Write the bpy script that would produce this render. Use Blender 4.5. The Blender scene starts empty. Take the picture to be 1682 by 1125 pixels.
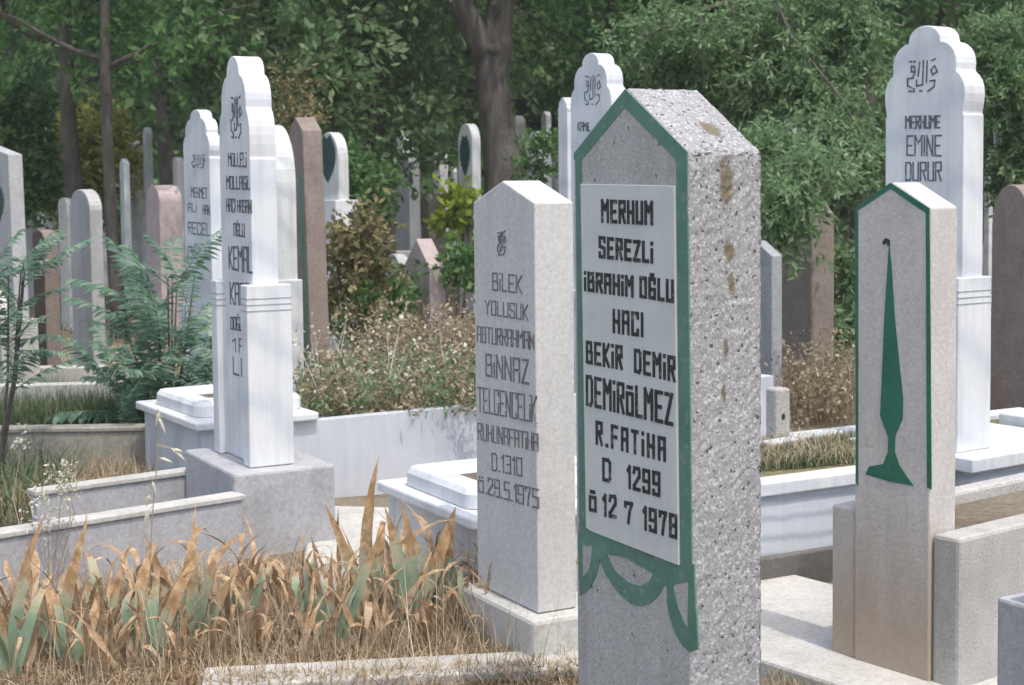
import bpy, bmesh, math, random
import numpy as np
from mathutils import Vector, Matrix
random.seed(7)
rng = np.random.default_rng(7)
R = math.radians
SC = bpy.context.scene
COL = SC.collection

# ---------------------------------------------------------------- camera, light, exposure
CAM_H = 1.30
FPX = 2500.0
PITCH, ROLL, CY = 3.5, -0.6, 458.0        # the photograph is a crop: its optical centre lies above the middle
cam_d = bpy.data.cameras.new('camera')
cam = bpy.data.objects.new('camera', cam_d)
COL.objects.link(cam)
SC.camera = cam
cam_d.sensor_width = 36.0
cam_d.lens = FPX / 1682.0 * 36.0
cam_d.clip_start = 0.05
cam_d.clip_end = 1000
CAM_M = Matrix.Translation((0, 0, CAM_H)) @ Matrix.Rotation(R(90 - PITCH), 4, 'X') @ Matrix.Rotation(R(ROLL), 4, 'Z')
cam.matrix_world = CAM_M
cam_d.shift_y = -(562.5 - CY) / 1682.0
cam_d.dof.use_dof = True
cam_d.dof.focus_distance = 3.9
cam_d.dof.aperture_fstop = 9.0

SUN_EL, SUN_AZ = 67.0, math.radians(-59)      # direction towards the sun in the ground plane
world = bpy.data.worlds.new('World')
SC.world = world
world.use_nodes = True
wn = world.node_tree
bg = wn.nodes['Background']
sky = wn.nodes.new('ShaderNodeTexSky')
sky.sky_type = 'NISHITA'
sky.sun_disc = False
sky.sun_elevation = R(SUN_EL)
sky.sun_rotation = math.pi / 2 - SUN_AZ
sky.dust_density = 3.3
sky.ozone_density = 0.0
wn.links.new(sky.outputs[0], bg.inputs[0])
bg.inputs[1].default_value = 0.15
sl = bpy.data.lights.new('sun', 'SUN')
sl.energy = 1.3
sl.angle = R(0.6)
sl.color = (0.985, 0.96, 0.90)
sun = bpy.data.objects.new('sun', sl)
COL.objects.link(sun)
sdir = Vector((math.cos(SUN_AZ) * math.cos(R(SUN_EL)), math.sin(SUN_AZ) * math.cos(R(SUN_EL)), math.sin(R(SUN_EL))))
sun.rotation_euler = sdir.to_track_quat('Z', 'Y').to_euler()
SC.view_settings.view_transform = 'Standard'
SC.view_settings.look = 'None'
SC.view_settings.exposure = 0.92
SC.view_settings.gamma = 1.0
SC.render.engine = 'CYCLES'
SC.cycles.max_bounces = 6
SC.cycles.transparent_max_bounces = 4

# ---------------------------------------------------------------- surveying helpers (photo measure -> place on the ground)
ROT3 = CAM_M.to_3x3()
INV = CAM_M.inverted()
CP = Vector((0, 0, CAM_H))

def ray(px, py):
    v = ROT3 @ Vector(((px - 841) / FPX, -(py - CY) / FPX, -1))
    return v.normalized()

def gz(px, py, z):
    r = ray(px, py)
    return CP + r * ((z - CAM_H) / r.z)

def gd(px, py, d):
    r = ray(px, py)
    return CP + r * (d / r.y)

def proj(p):
    c = INV @ Vector(p)
    return 841 + FPX * c.x / -c.z, CY - FPX * c.y / -c.z

def solve(f, lo, hi):
    a = f(lo)
    for _ in range(50):
        m = (lo + hi) / 2
        b = f(m)
        if (a < 0) == (b < 0): lo, a = m, b
        else: hi = m
    return (lo + hi) / 2

RZ0 = math.atan2(-0.878, 0.478)

class Fit:
    """place, width, thickness, eave and top height of an upright slab from where its edges stand"""
    def __init__(s, edge, left, right, eave, apex, base=None, z0=0.0, d=None, drz=0.0, pym=None):
        s.rz = RZ0 + R(drz)
        s.a = Vector((math.cos(s.rz), math.sin(s.rz), 0))
        s.b = Vector((-s.a.y, s.a.x, 0))
        if base is not None:
            C = gz(edge, base, z0)
        else:
            C = gd(edge, pym if pym else 320, d); C.z = z0
        s.C = C; s.z0 = z0
        if pym is None: pym = (eave + (base if base else eave + 200)) / 2
        zc = solve(lambda z: proj((C.x, C.y, z))[1] - pym, -2, 6)
        up = Vector((0, 0, zc - z0))
        s.W = solve(lambda w: proj(C - s.a * w + up)[0] - left, 0.01, 1.6)
        s.T = solve(lambda t: proj(C + s.b * t + up)[0] - right, 0.005, 1.2)
        s.He = solve(lambda z: proj((C.x, C.y, z))[1] - eave, -2, 6) - z0
        m = C - s.a * (s.W / 2)
        s.Ha = solve(lambda z: proj((m.x, m.y, z))[1] - apex, -2, 6) - z0
        s.loc = Vector((m.x, m.y, z0))
    def uv(s, px, py, off=0.0):
        """local x, z on the front face (or the face at local y = off) under a photo point"""
        r = ray(px, py)
        q = s.loc + s.b * off
        t = (q - CP).dot(s.b) / r.dot(s.b)
        p = CP + r * t - q
        return p.dot(s.a), p.z

# ---------------------------------------------------------------- object helpers
def tag(o, label=None, cat=None, group=None, kind=None):
    if label: o['label'] = label
    if cat: o['category'] = cat
    if group: o['group'] = group
    if kind: o['kind'] = kind
    return o

def empty(name, loc, rz=0.0, label=None, cat=None, group=None, tilt=(0, 0)):
    o = bpy.data.objects.new(name, None)
    COL.objects.link(o)
    o.empty_display_size = 0.1
    o.location = loc
    o.rotation_euler = (tilt[0], tilt[1], rz)
    return tag(o, label, cat, group)

def link(name, me, mats, parent=None, loc=None, rot=None, bevel=0, smooth=False):
    o = bpy.data.objects.new(name, me)
    COL.objects.link(o)
    if mats is not None and not me.materials:
        for m in (mats if isinstance(mats, (list, tuple)) else [mats]):
            me.materials.append(m)
    if parent is not None: o.parent = parent
    if loc is not None: o.location = loc
    if rot is not None: o.rotation_euler = rot
    if bevel:
        b = o.modifiers.new('edge', 'BEVEL')
        b.width = bevel; b.segments = 2; b.limit_method = 'ANGLE'; b.angle_limit = R(40)
    if smooth:
        for p in me.polygons: p.use_smooth = True
    return o

def mesh_py(name, verts, faces):
    me = bpy.data.meshes.new(name)
    me.from_pydata([tuple(v) for v in verts], [], [tuple(f) for f in faces])
    me.update()
    return me

def mesh_np(name, V, F, smooth=False):
    """V (n,3), F (m,k) arrays of one face size"""
    me = bpy.data.meshes.new(name)
    n, (m, k) = len(V), F.shape
    me.vertices.add(n); me.vertices.foreach_set('co', np.asarray(V, np.float32).ravel())
    me.loops.add(m * k); me.loops.foreach_set('vertex_index', F.astype(np.int32).ravel())
    me.polygons.add(m)
    me.polygons.foreach_set('loop_start', np.arange(0, m * k, k, dtype=np.int32))
    me.polygons.foreach_set('loop_total', np.full(m, k, np.int32))
    me.update(calc_edges=True)
    if smooth: me.polygons.foreach_set('use_smooth', np.ones(m, bool))
    return me

def fix_normals(me):
    bm = bmesh.new(); bm.from_mesh(me)
    bmesh.ops.recalc_face_normals(bm, faces=bm.faces)
    bm.to_mesh(me); bm.free()
    return me

def box_mesh(x0, x1, y0, y1, z0, z1, name='box'):
    v = [(x, y, z) for z in (z0, z1) for x, y in ((x0, y0), (x1, y0), (x1, y1), (x0, y1))]
    f = [(0, 3, 2, 1), (4, 5, 6, 7), (0, 1, 5, 4), (1, 2, 6, 5), (2, 3, 7, 6), (3, 0, 4, 7)]
    return mesh_py(name, v, f)

def boxes_mesh(lst, name='boxes'):
    V, F = [], []
    for (x0, x1, y0, y1, z0, z1) in lst:
        o = len(V)
        V += [(x, y, z) for z in (z0, z1) for x, y in ((x0, y0), (x1, y0), (x1, y1), (x0, y1))]
        F += [tuple(i + o for i in f) for f in ((0, 3, 2, 1), (4, 5, 6, 7), (0, 1, 5, 4), (1, 2, 6, 5), (2, 3, 7, 6), (3, 0, 4, 7))]
    return mesh_py(name, V, F)

def prism(poly, y0, y1, name='prism', split_front=False):
    """polygon of (x, z), extruded from y0 (front) to y1"""
    n = len(poly)
    V = [(x, y0, z) for x, z in poly] + [(x, y1, z) for x, z in poly]
    F = [tuple(range(n)), tuple(range(2 * n - 1, n - 1, -1))] + [(i, i + n, (i + 1) % n + n, (i + 1) % n) for i in range(n)]
    me = fix_normals(mesh_py(name, V, F))
    if split_front:
        for p in me.polygons:
            if p.normal.y < -0.9: p.material_index = 1
    return me

def tube(pts, rad, seg=10, jitter=0.0, name='tube', lump=None):
    pts = [Vector(p) for p in pts]
    V, F = [], []
    for i, p in enumerate(pts):
        t = (pts[min(i + 1, len(pts) - 1)] - pts[max(i - 1, 0)]).normalized()
        ref = Vector((0, 1, 0)) if abs(t.y) < 0.9 else Vector((1, 0, 0))
        u = t.cross(ref).normalized(); w = t.cross(u)
        for k in range(seg):
            an = 2 * math.pi * k / seg
            r = rad[i] * (1 + random.uniform(-jitter, jitter))
            V.append(p + (u * math.cos(an) + w * math.sin(an)) * r)
    for i in range(len(pts) - 1):
        for k in range(seg):
            F.append((i * seg + k, i * seg + (k + 1) % seg, (i + 1) * seg + (k + 1) % seg, (i + 1) * seg + k))
    F.append(tuple(range(seg - 1, -1, -1)))
    F.append(tuple((len(pts) - 1) * seg + k for k in range(seg)))
    return V, F

def join(parts):
    V, F = [], []
    for v, f in parts:
        o = len(V)
        V += list(v); F += [tuple(i + o for i in q) for q in f]
    return V, F

# ---------------------------------------------------------------- materials
def new_mat(name, rough=0.8, spec=0.3):
    m = bpy.data.materials.new(name)
    m.use_nodes = True
    nt = m.node_tree
    b = nt.nodes['Principled BSDF']
    b.inputs['Roughness'].default_value = rough
    b.inputs['Specular IOR Level'].default_value = spec
    return m, nt, b

def N(nt, t, **kw):
    n = nt.nodes.new(t)
    for k, v in kw.items():
        if hasattr(n, k): setattr(n, k, v)
        else: n.inputs[k].default_value = v
    return n

def coords(nt, scale=(1, 1, 1), rnd=True, rot=(0, 0, 0)):
    tc = N(nt, 'ShaderNodeTexCoord')
    mp = N(nt, 'ShaderNodeMapping')
    mp.inputs['Scale'].default_value = scale
    mp.inputs['Rotation'].default_value = rot
    nt.links.new(tc.outputs['Object'], mp.inputs['Vector'])
    if rnd:
        oi = N(nt, 'ShaderNodeObjectInfo')
        mu = N(nt, 'ShaderNodeMath', operation='MULTIPLY'); mu.inputs[1].default_value = 37.0
        nt.links.new(oi.outputs['Random'], mu.inputs[0])
        nt.links.new(mu.outputs[0], mp.inputs['Location'])
    return mp.outputs[0]

def noise(nt, vec, scale, detail=5, rough=0.6, dist=0.0):
    n = N(nt, 'ShaderNodeTexNoise')
    n.inputs['Scale'].default_value = scale; n.inputs['Detail'].default_value = detail
    n.inputs['Roughness'].default_value = rough; n.inputs['Distortion'].default_value = dist
    nt.links.new(vec, n.inputs['Vector'])
    return n.outputs['Fac']

def ramp(nt, fac, stops, interp='LINEAR'):
    r = N(nt, 'ShaderNodeValToRGB')
    cr = r.color_ramp; cr.interpolation = interp
    while len(cr.elements) < len(stops): cr.elements.new(0.5)
    for e, (p, c) in zip(cr.elements, stops):
        e.position = p
        e.color = (c, c, c, 1) if isinstance(c, (int, float)) else (c[0], c[1], c[2], 1)
    nt.links.new(fac, r.inputs[0])
    return r.outputs[0]

def mix(nt, fac, a, b, mode='MIX'):
    m = N(nt, 'ShaderNodeMix'); m.data_type = 'RGBA'; m.blend_type = mode
    for val, idx in ((fac, 0), (a, 6), (b, 7)):
        if hasattr(val, 'links'): nt.links.new(val, m.inputs[idx])
        elif idx == 0: m.inputs[0].default_value = val
        else: m.inputs[idx].default_value = (val[0], val[1], val[2], 1)
    return m.outputs[2]

def math_(nt, op, a, b=None, clamp=False):
    m = N(nt, 'ShaderNodeMath', operation=op); m.use_clamp = clamp
    for i, v in enumerate((a, b)):
        if v is None: continue
        if hasattr(v, 'links'): nt.links.new(v, m.inputs[i])
        else: m.inputs[i].default_value = v
    return m.outputs[0]

def bump(nt, b, h, strength=0.3, dist=0.01):
    n = N(nt, 'ShaderNodeBump')
    n.inputs['Strength'].default_value = strength; n.inputs['Distance'].default_value = dist
    nt.links.new(h, n.inputs['Height'])
    nt.links.new(n.outputs[0], b.inputs['Normal'])
    return n

def stone_mat(name, base, var=0.12, grain=60, blotch=3.0, stain=(0.2, 0.18, 0.14), stain_amt=0.3, bs=0.3, rough=0.85, streak=True, tint=None, low=None):
    m, nt, b = new_mat(name, rough, 0.25)
    v = coords(nt)
    f1 = noise(nt, v, blotch, 6, 0.65)
    lo = [c * (1 - var) for c in base]; hi = [min(1, c * (1 + var)) for c in base]
    c = ramp(nt, f1, [(0.3, lo), (0.7, hi)])
    f2 = noise(nt, v, grain, 4, 0.7)
    c = mix(nt, 0.55, c, ramp(nt, f2, [(0.3, 0.35), (0.7, 0.66)]), 'OVERLAY')
    vs = coords(nt, (5, 5, 0.9) if streak else (2, 2, 2))
    f3 = noise(nt, vs, 2.2, 7, 0.7)
    c = mix(nt, ramp(nt, f3, [(0.48, 0.0), (0.78, stain_amt)]), c, stain)
    if tint:
        f4 = noise(nt, v, 7, 3)
        c = mix(nt, ramp(nt, f4, [(0.55, 0.0), (0.75, 0.4)]), c, tint)
    if low:
        tc = N(nt, 'ShaderNodeTexCoord'); sx = N(nt, 'ShaderNodeSeparateXYZ'); nt.links.new(tc.outputs['Object'], sx.inputs[0])
        k = math_(nt, 'ADD', sx.outputs[2], math_(nt, 'MULTIPLY', math_(nt, 'SUBTRACT', noise(nt, vs, 2.5, 5), 0.5), 0.55))
        c = mix(nt, ramp(nt, k, [(0.08, 0.75), (low, 0.0)]), c, (0.36, 0.275, 0.19))
    f5 = noise(nt, v, 24, 6, 0.8)
    c = mix(nt, ramp(nt, f5, [(0.60, 0.0), (0.74, stain_amt * 0.8)]), c, stain)
    nt.links.new(c, b.inputs['Base Color'])
    bump(nt, b, math_(nt, 'ADD', f2, math_(nt, 'MULTIPLY', f5, 0.8)), bs, 0.006)
    return m

def terrazzo(name, base, chip, pit, chip_scale, chip_amt, pit_amt, bs, stain_amt=0.3, lichen=None):
    m, nt, b = new_mat(name, 0.85, 0.3)
    v = coords(nt, rnd=False)
    nz = N(nt, 'ShaderNodeTexNoise'); nz.inputs['Scale'].default_value = 120
    nt.links.new(v, nz.inputs['Vector'])
    vd = N(nt, 'ShaderNodeVectorMath', operation='SCALE'); vd.inputs['Scale'].default_value = 0.012
    nt.links.new(nz.outputs['Color'], vd.inputs[0])
    va = N(nt, 'ShaderNodeVectorMath', operation='ADD')
    nt.links.new(v, va.inputs[0]); nt.links.new(vd.outputs[0], va.inputs[1])
    vo = N(nt, 'ShaderNodeTexVoronoi'); vo.inputs['Scale'].default_value = chip_scale
    nt.links.new(va.outputs[0], vo.inputs['Vector'])
    sep = N(nt, 'ShaderNodeSeparateColor'); nt.links.new(vo.outputs['Color'], sep.inputs[0])
    big = noise(nt, v, 3.0, 6, 0.65)
    c = ramp(nt, big, [(0.3, [x * 0.86 for x in base]), (0.7, [min(1, x * 1.12) for x in base])])
    c = mix(nt, 0.5, c, ramp(nt, noise(nt, v, 170, 3, 0.7), [(0.3, 0.3), (0.7, 0.7)]), 'OVERLAY')
    c = mix(nt, ramp(nt, sep.outputs[0], [(1 - chip_amt - 0.04, 0.0), (1 - chip_amt, 0.95)]), c, chip)
    c = mix(nt, ramp(nt, sep.outputs[1], [(0.0, 0.0), (0.001, 0.0), (0.8, 0.0), (0.86, 0.45)]), c, [x * 0.55 for x in base])
    # pits
    vp = N(nt, 'ShaderNodeTexVoronoi'); vp.inputs['Scale'].default_value = chip_scale * 0.42
    nt.links.new(va.outputs[0], vp.inputs['Vector'])
    sp = N(nt, 'ShaderNodeSeparateColor'); nt.links.new(vp.outputs['Color'], sp.inputs[0])
    pm = math_(nt, 'MULTIPLY', ramp(nt, sp.outputs[0], [(1 - pit_amt - 0.01, 0.0), (1 - pit_amt, 1.0)]), ramp(nt, vp.outputs['Distance'], [(0.30, 1.0), (0.44, 0.0)]))
    c = mix(nt, pm, c, pit)
    vs = coords(nt, (7, 7, 1.0), rnd=False)
    c = mix(nt, ramp(nt, noise(nt, vs, 2.0, 7, 0.7), [(0.5, 0.0), (0.75, stain_amt)]), c, (0.2, 0.185, 0.17))
    if lichen:
        tc = N(nt, 'ShaderNodeTexCoord'); tot = None
        for (x, y, z, rx, rz_) in lichen:
            su = N(nt, 'ShaderNodeVectorMath', operation='SUBTRACT'); su.inputs[1].default_value = (x, y, z)
            nt.links.new(tc.outputs['Object'], su.inputs[0])
            mu = N(nt, 'ShaderNodeVectorMath', operation='MULTIPLY'); mu.inputs[1].default_value = (1 / 0.12, 1 / rx, 1 / rz_)
            nt.links.new(su.outputs[0], mu.inputs[0])
            ln = N(nt, 'ShaderNodeVectorMath', operation='LENGTH'); nt.links.new(mu.outputs[0], ln.inputs[0])
            g = ramp(nt, ln.outputs['Value'], [(0.0, 1.0), (1.0, 0.0)])
            tot = g if tot is None else math_(nt, 'MAXIMUM', tot, g)
        n1 = noise(nt, v, 85, 7, 0.85)
        k = math_(nt, 'ADD', math_(nt, 'MULTIPLY', tot, 0.62), n1)
        lc = mix(nt, ramp(nt, noise(nt, v, 70, 5, 0.8), [(0.42, 0.0), (0.58, 1.0)]), (0.16, 0.105, 0.03), (0.12, 0.115, 0.07))
        c = mix(nt, ramp(nt, k, [(0.80, 0.0), (0.92, 0.85)]), c, lc)
    nt.links.new(c, b.inputs['Base Color'])
    h = math_(nt, 'SUBTRACT', math_(nt, 'ADD', math_(nt, 'MULTIPLY', sep.outputs[2], 0.6), noise(nt, v, 130, 3)), math_(nt, 'MULTIPLY', pm, 1.6))
    bump(nt, b, h, bs, 0.004)
    return m

def marble(name, base, vein, vamt=0.5, scale=2.0, wave_rot=(0, 0, 0), rough=0.5, dirt=0.12, dist=7.0, cloud=0.6):
    m, nt, b = new_mat(name, rough, 0.35)
    v = coords(nt, rot=wave_rot)
    w = N(nt, 'ShaderNodeTexWave'); w.bands_direction = 'Z'
    w.inputs['Scale'].default_value = scale; w.inputs['Distortion'].default_value = dist
    w.inputs['Detail'].default_value = 5; w.inputs['Detail Scale'].default_value = 0.9; w.inputs['Detail Roughness'].default_value = 0.62
    nt.links.new(v, w.inputs['Vector'])
    c = mix(nt, ramp(nt, w.outputs['Fac'], [(0.0, vamt), (0.35, vamt * 0.25), (0.7, 0.0)]), base, vein)
    cl = noise(nt, v, 2.5, 5, 0.6)
    c = mix(nt, ramp(nt, cl, [(0.45, 0.0), (0.75, vamt * cloud)]), c, vein)
    vs = coords(nt, (6, 6, 1.0))
    c = mix(nt, ramp(nt, noise(nt, vs, 2.3, 7, 0.7), [(0.5, 0.0), (0.8, dirt)]), c, (0.3, 0.29, 0.24))
    nt.links.new(c, b.inputs['Base Color'])
    v2 = coords(nt, (9, 9, 0.6))
    c = mix(nt, ramp(nt, noise(nt, v2, 3.0, 6, 0.65), [(0.46, 0.0), (0.66, dirt * 1.1), (0.8, dirt * 1.6)]), c, (0.36, 0.37, 0.34))
    c = mix(nt, ramp(nt, noise(nt, v, 38, 6, 0.8), [(0.60, 0.0), (0.72, dirt * 1.6)]), c, (0.30, 0.29, 0.25))
    nt.links.new(c, b.inputs['Base Color'])
    bump(nt, b, math_(nt, 'ADD', noise(nt, v, 90, 5), noise(nt, v, 11, 4)), 0.22, 0.004)
    return m

def paint(name, col, rough=0.6, wear=None, wamt=0.25):
    m, nt, b = new_mat(name, rough, 0.35)
    v = coords(nt)
    f = noise(nt, v, 9, 8, 0.75)
    c = ramp(nt, f, [(0.3, [x * 0.78 for x in col]), (0.7, [min(1, x * 1.28) for x in col])])
    if wear:
        c = mix(nt, ramp(nt, noise(nt, v, 55, 5, 0.75), [(0.56, 0.0), (0.66, wamt)]), c, wear)
    nt.links.new(c, b.inputs['Base Color'])
    bump(nt, b, noise(nt, v, 160, 3), 0.25, 0.003)
    return m

def leaf_mat(name, stops, trans=0.3, rough=0.6, clump=1.5):
    m = bpy.data.materials.new(name); m.use_nodes = True
    nt = m.node_tree; b = nt.nodes['Principled BSDF']; out = nt.nodes['Material Output']
    b.inputs['Roughness'].default_value = rough; b.inputs['Specular IOR Level'].default_value = 0.12
    g = N(nt, 'ShaderNodeNewGeometry')
    v = coords(nt)
    f = math_(nt, 'ADD', math_(nt, 'MULTIPLY', g.outputs['Random Per Island'], 0.55), math_(nt, 'MULTIPLY', noise(nt, v, clump, 3), 0.5))
    c = ramp(nt, f, stops)
    nt.links.new(c, b.inputs['Base Color'])
    tr = N(nt, 'ShaderNodeBsdfTranslucent'); nt.links.new(c, tr.inputs['Color'])
    ms = N(nt, 'ShaderNodeMixShader'); ms.inputs[0].default_value = trans
    nt.links.new(b.outputs[0], ms.inputs[1]); nt.links.new(tr.outputs[0], ms.inputs[2])
    nt.links.new(ms.outputs[0], out.inputs[0])
    return m

def blade_mat(name, green, dry, tip, dry_from=0.55, trans=0.2):
    """long leaf: colour runs from the base to the withered tip (UV v), its own on every leaf"""
    m = bpy.data.materials.new(name); m.use_nodes = True
    nt = m.node_tree; b = nt.nodes['Principled BSDF']; out = nt.nodes['Material Output']
    b.inputs['Roughness'].default_value = 0.6; b.inputs['Specular IOR Level'].default_value = 0.3
    uv = N(nt, 'ShaderNodeUVMap'); s = N(nt, 'ShaderNodeSeparateXYZ'); nt.links.new(uv.outputs[0], s.inputs[0])
    oi = N(nt, 'ShaderNodeObjectInfo')
    v = coords(nt)
    t = math_(nt, 'ADD', s.outputs[1], math_(nt, 'MULTIPLY', math_(nt, 'SUBTRACT', noise(nt, v, 26, 5, 0.7), 0.5), 0.75))
    t = math_(nt, 'ADD', t, math_(nt, 'MULTIPLY', math_(nt, 'SUBTRACT', oi.outputs['Random'], 0.5), 0.45))
    cg = ramp(nt, noise(nt, v, 14, 3), [(0.3, [x * 0.8 for x in green]), (0.7, [x * 1.2 for x in green])])
    cd = ramp(nt, noise(nt, v, 30, 5, 0.7), [(0.32, [x * 0.6 for x in dry]), (0.5, dry), (0.7, tip)])
    cy_ = [0.5 * g_ + 0.5 * d_ + 0.04 for g_, d_ in zip(green, tip)]
    c = mix(nt, ramp(nt, t, [(dry_from - 0.20, 0.0), (dry_from - 0.02, 0.8)]), cg, cy_)
    c = mix(nt, ramp(nt, t, [(dry_from - 0.03, 0.0), (dry_from + 0.09, 1.0)]), c, cd)
    # fine lengthwise ribs
    wv = math_(nt, 'SINE', math_(nt, 'MULTIPLY', s.outputs[0], 60.0))
    c = mix(nt, 0.25, c, ramp(nt, math_(nt, 'ADD', math_(nt, 'MULTIPLY', wv, 0.5), 0.5), [(0.0, 0.38), (1.0, 0.62)]), 'OVERLAY')
    nt.links.new(c, b.inputs['Base Color'])
    bump(nt, b, wv, 0.3, 0.001)
    tr = N(nt, 'ShaderNodeBsdfTranslucent'); nt.links.new(c, tr.inputs['Color'])
    ms = N(nt, 'ShaderNodeMixShader'); ms.inputs[0].default_value = trans
    nt.links.new(b.outputs[0], ms.inputs[1]); nt.links.new(tr.outputs[0], ms.inputs[2])
    nt.links.new(ms.outputs[0], out.inputs[0])
    return m

# ---------------------------------------------------------------- the materials used
M_TERR = terrazzo('terrazzo_washed', (0.315, 0.31, 0.31), (0.49, 0.485, 0.48), (0.085, 0.08, 0.08), 235, 0.20, 0.16, 0.40, 0.35,
                  lichen=[(0.22, 0.092, 1.30, 0.036, 0.115), (0.22, 0.10, 1.165, 0.026, 0.05), (0.22, 0.105, 1.10, 0.020, 0.05), (0.14, 0.11, 1.41, 0.05, 0.04), (0.22, 0.09, 0.97, 0.014, 0.05), (0.22, 0.085, 0.88, 0.012, 0.04)])
M_TERRF = terrazzo('terrazzo_smooth', (0.415, 0.41, 0.385), (0.50, 0.495, 0.47), (0.15, 0.14, 0.135), 210, 0.12, 0.02, 0.22, 0.45)
M_TERR2 = terrazzo('terrazzo_fine', (0.42, 0.40, 0.37), (0.54, 0.52, 0.50), (0.16, 0.15, 0.14), 260, 0.2, 0.03, 0.3, 0.3)
M_WALL = stone_mat('cream_cement', (0.42, 0.41, 0.385), 0.13, 130, 5, (0.27, 0.23, 0.18), 0.55, 0.45)
M_CONC = stone_mat('pale_concrete', (0.48, 0.47, 0.435), 0.15, 70, 4, (0.22, 0.20, 0.16), 0.4)
M_CONCB = stone_mat('grey_concrete', (0.40, 0.40, 0.41), 0.12, 60, 4, (0.2, 0.19, 0.17), 0.4)
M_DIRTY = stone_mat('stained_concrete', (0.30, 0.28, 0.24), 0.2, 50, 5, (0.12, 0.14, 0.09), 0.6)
M_CAST = stone_mat('cast_pale_stone', (0.55, 0.545, 0.52), 0.06, 90, 3, (0.36, 0.33, 0.28), 0.3, 0.15)
M_VASE = stone_mat('cast_grey_stone', (0.53, 0.505, 0.475), 0.08, 110, 3, (0.30, 0.27, 0.22), 0.4, 0.25, low=0.42)
M_MARB = marble('white_marble', (0.70, 0.715, 0.72), (0.44, 0.47, 0.52), 0.42, 1.3, (0.5, 0.3, 0.4), dirt=0.22)
M_MARBG = marble('weathered_marble', (0.62, 0.625, 0.61), (0.40, 0.41, 0.42), 0.5, 1.8, (0.7, 0.2, 0.1), dirt=0.4)
M_MARBV = marble('banded_marble', (0.56, 0.59, 0.63), (0.33, 0.37, 0.43), 0.75, 5.0, (0.03, 0.02, 0.0), dirt=0.15, dist=2.6, cloud=0.25)
M_MARBC = marble('cloudy_marble', (0.57, 0.59, 0.625), (0.36, 0.40, 0.46), 0.5, 1.4, (0.5, 0.9, 0.2), dirt=0.15)
M_DARKC = stone_mat('dark_concrete', (0.13, 0.125, 0.115), 0.2, 50, 5, (0.07, 0.07, 0.05), 0.5)  # darker concrete tone for the footing band
M_PLAQ = marble('plaque_marble', (0.585, 0.60, 0.575), (0.45, 0.47, 0.45), 0.25, 2.0, (0.6, 0.2, 0.2), dirt=0.15)
M_BROWN = stone_mat('brown_stone', (0.25, 0.20, 0.175), 0.16, 45, 5, (0.12, 0.105, 0.08), 0.5)
M_PINK = stone_mat('pink_stone', (0.42, 0.35, 0.34), 0.13, 50, 5, (0.22, 0.18, 0.16), 0.4)
M_TAN = stone_mat('tan_stone', (0.235, 0.20, 0.17), 0.18, 45, 5, (0.15, 0.12, 0.09), 0.5)
M_GREYS = stone_mat('grey_stone', (0.40, 0.40, 0.395), 0.12, 60, 5, (0.2, 0.2, 0.18), 0.4)
M_BLUES = stone_mat('blue_grey_stone', (0.30, 0.31, 0.32), 0.12, 60, 4, (0.18, 0.18, 0.18), 0.4)
M_GREEN = paint('green_paint', (0.095, 0.20, 0.15), 0.6, (0.33, 0.34, 0.31), 0.55)
M_GREEN2 = paint('deep_green_paint', (0.022, 0.135, 0.085), 0.5, (0.2, 0.2, 0.18), 0.2)
M_BLACK = paint('black_paint_and_hole_shade', (0.020, 0.026, 0.026), 0.6, (0.36, 0.37, 0.35), 0.55)
M_FADED = paint('worn_letter_paint', (0.15, 0.15, 0.155), 0.7, (0.53, 0.525, 0.50), 1.0)
M_SLATE = paint('slate_letter_paint', (0.09, 0.11, 0.13), 0.7, (0.6, 0.61, 0.62), 0.8)
M_DGREEN = paint('dark_green_relief_paint', (0.02, 0.06, 0.06), 0.6)
M_GROOVE = paint('groove_grey', (0.30, 0.31, 0.32), 0.8)

# soil and ground
def soil_mat(name, a, b_, c_):
    m, nt, b = new_mat(name, 0.95, 0.1)
    v = coords(nt, rnd=False)
    c = ramp(nt, noise(nt, v, 1.1, 8, 0.7), [(0.3, a), (0.5, b_), (0.7, c_)])
    c = mix(nt, 0.7, c, ramp(nt, noise(nt, v, 45, 6, 0.75), [(0.3, 0.25), (0.7, 0.75)]), 'OVERLAY')
    nt.links.new(c, b.inputs['Base Color'])
    bump(nt, b, math_(nt, 'ADD', noise(nt, v, 30, 8, 0.75), noise(nt, v, 6, 4)), 0.8, 0.02)
    return m
M_SOIL = soil_mat('dry_soil', (0.13, 0.105, 0.075), (0.20, 0.165, 0.12), (0.27, 0.235, 0.18))
M_GRASSY = soil_mat('thin_dry_turf', (0.11, 0.115, 0.05), (0.20, 0.185, 0.10), (0.28, 0.25, 0.16))

# ---------------------------------------------------------------- ground
def ground():
    xs = np.concatenate([-np.geomspace(250, 6.2, 16), np.linspace(-6, 6, 61), np.geomspace(6.2, 250, 16)])
    ys = np.concatenate([-np.geomspace(60, 1.2, 8), np.linspace(-1, 15, 81), np.geomspace(15.5, 420, 24)])
    X, Y = np.meshgrid(xs, ys)
    Z = 0.012 * np.sin(X * 3.1 + 1.3) * np.cos(Y * 2.7) + 0.008 * np.sin(X * 7.3 + Y * 5.1) - 0.01
    V = np.stack([X.ravel(), Y.ravel(), Z.ravel()], 1)
    nx, ny = len(xs), len(ys)
    i = (np.arange(ny - 1)[:, None] * nx + np.arange(nx - 1)[None, :]).ravel()
    F = np.stack([i, i + 1, i + 1 + nx, i + nx], 1)
    return mesh_np('ground', V, F, True)
tag(link('ground', ground(), M_SOIL), kind='structure')

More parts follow.
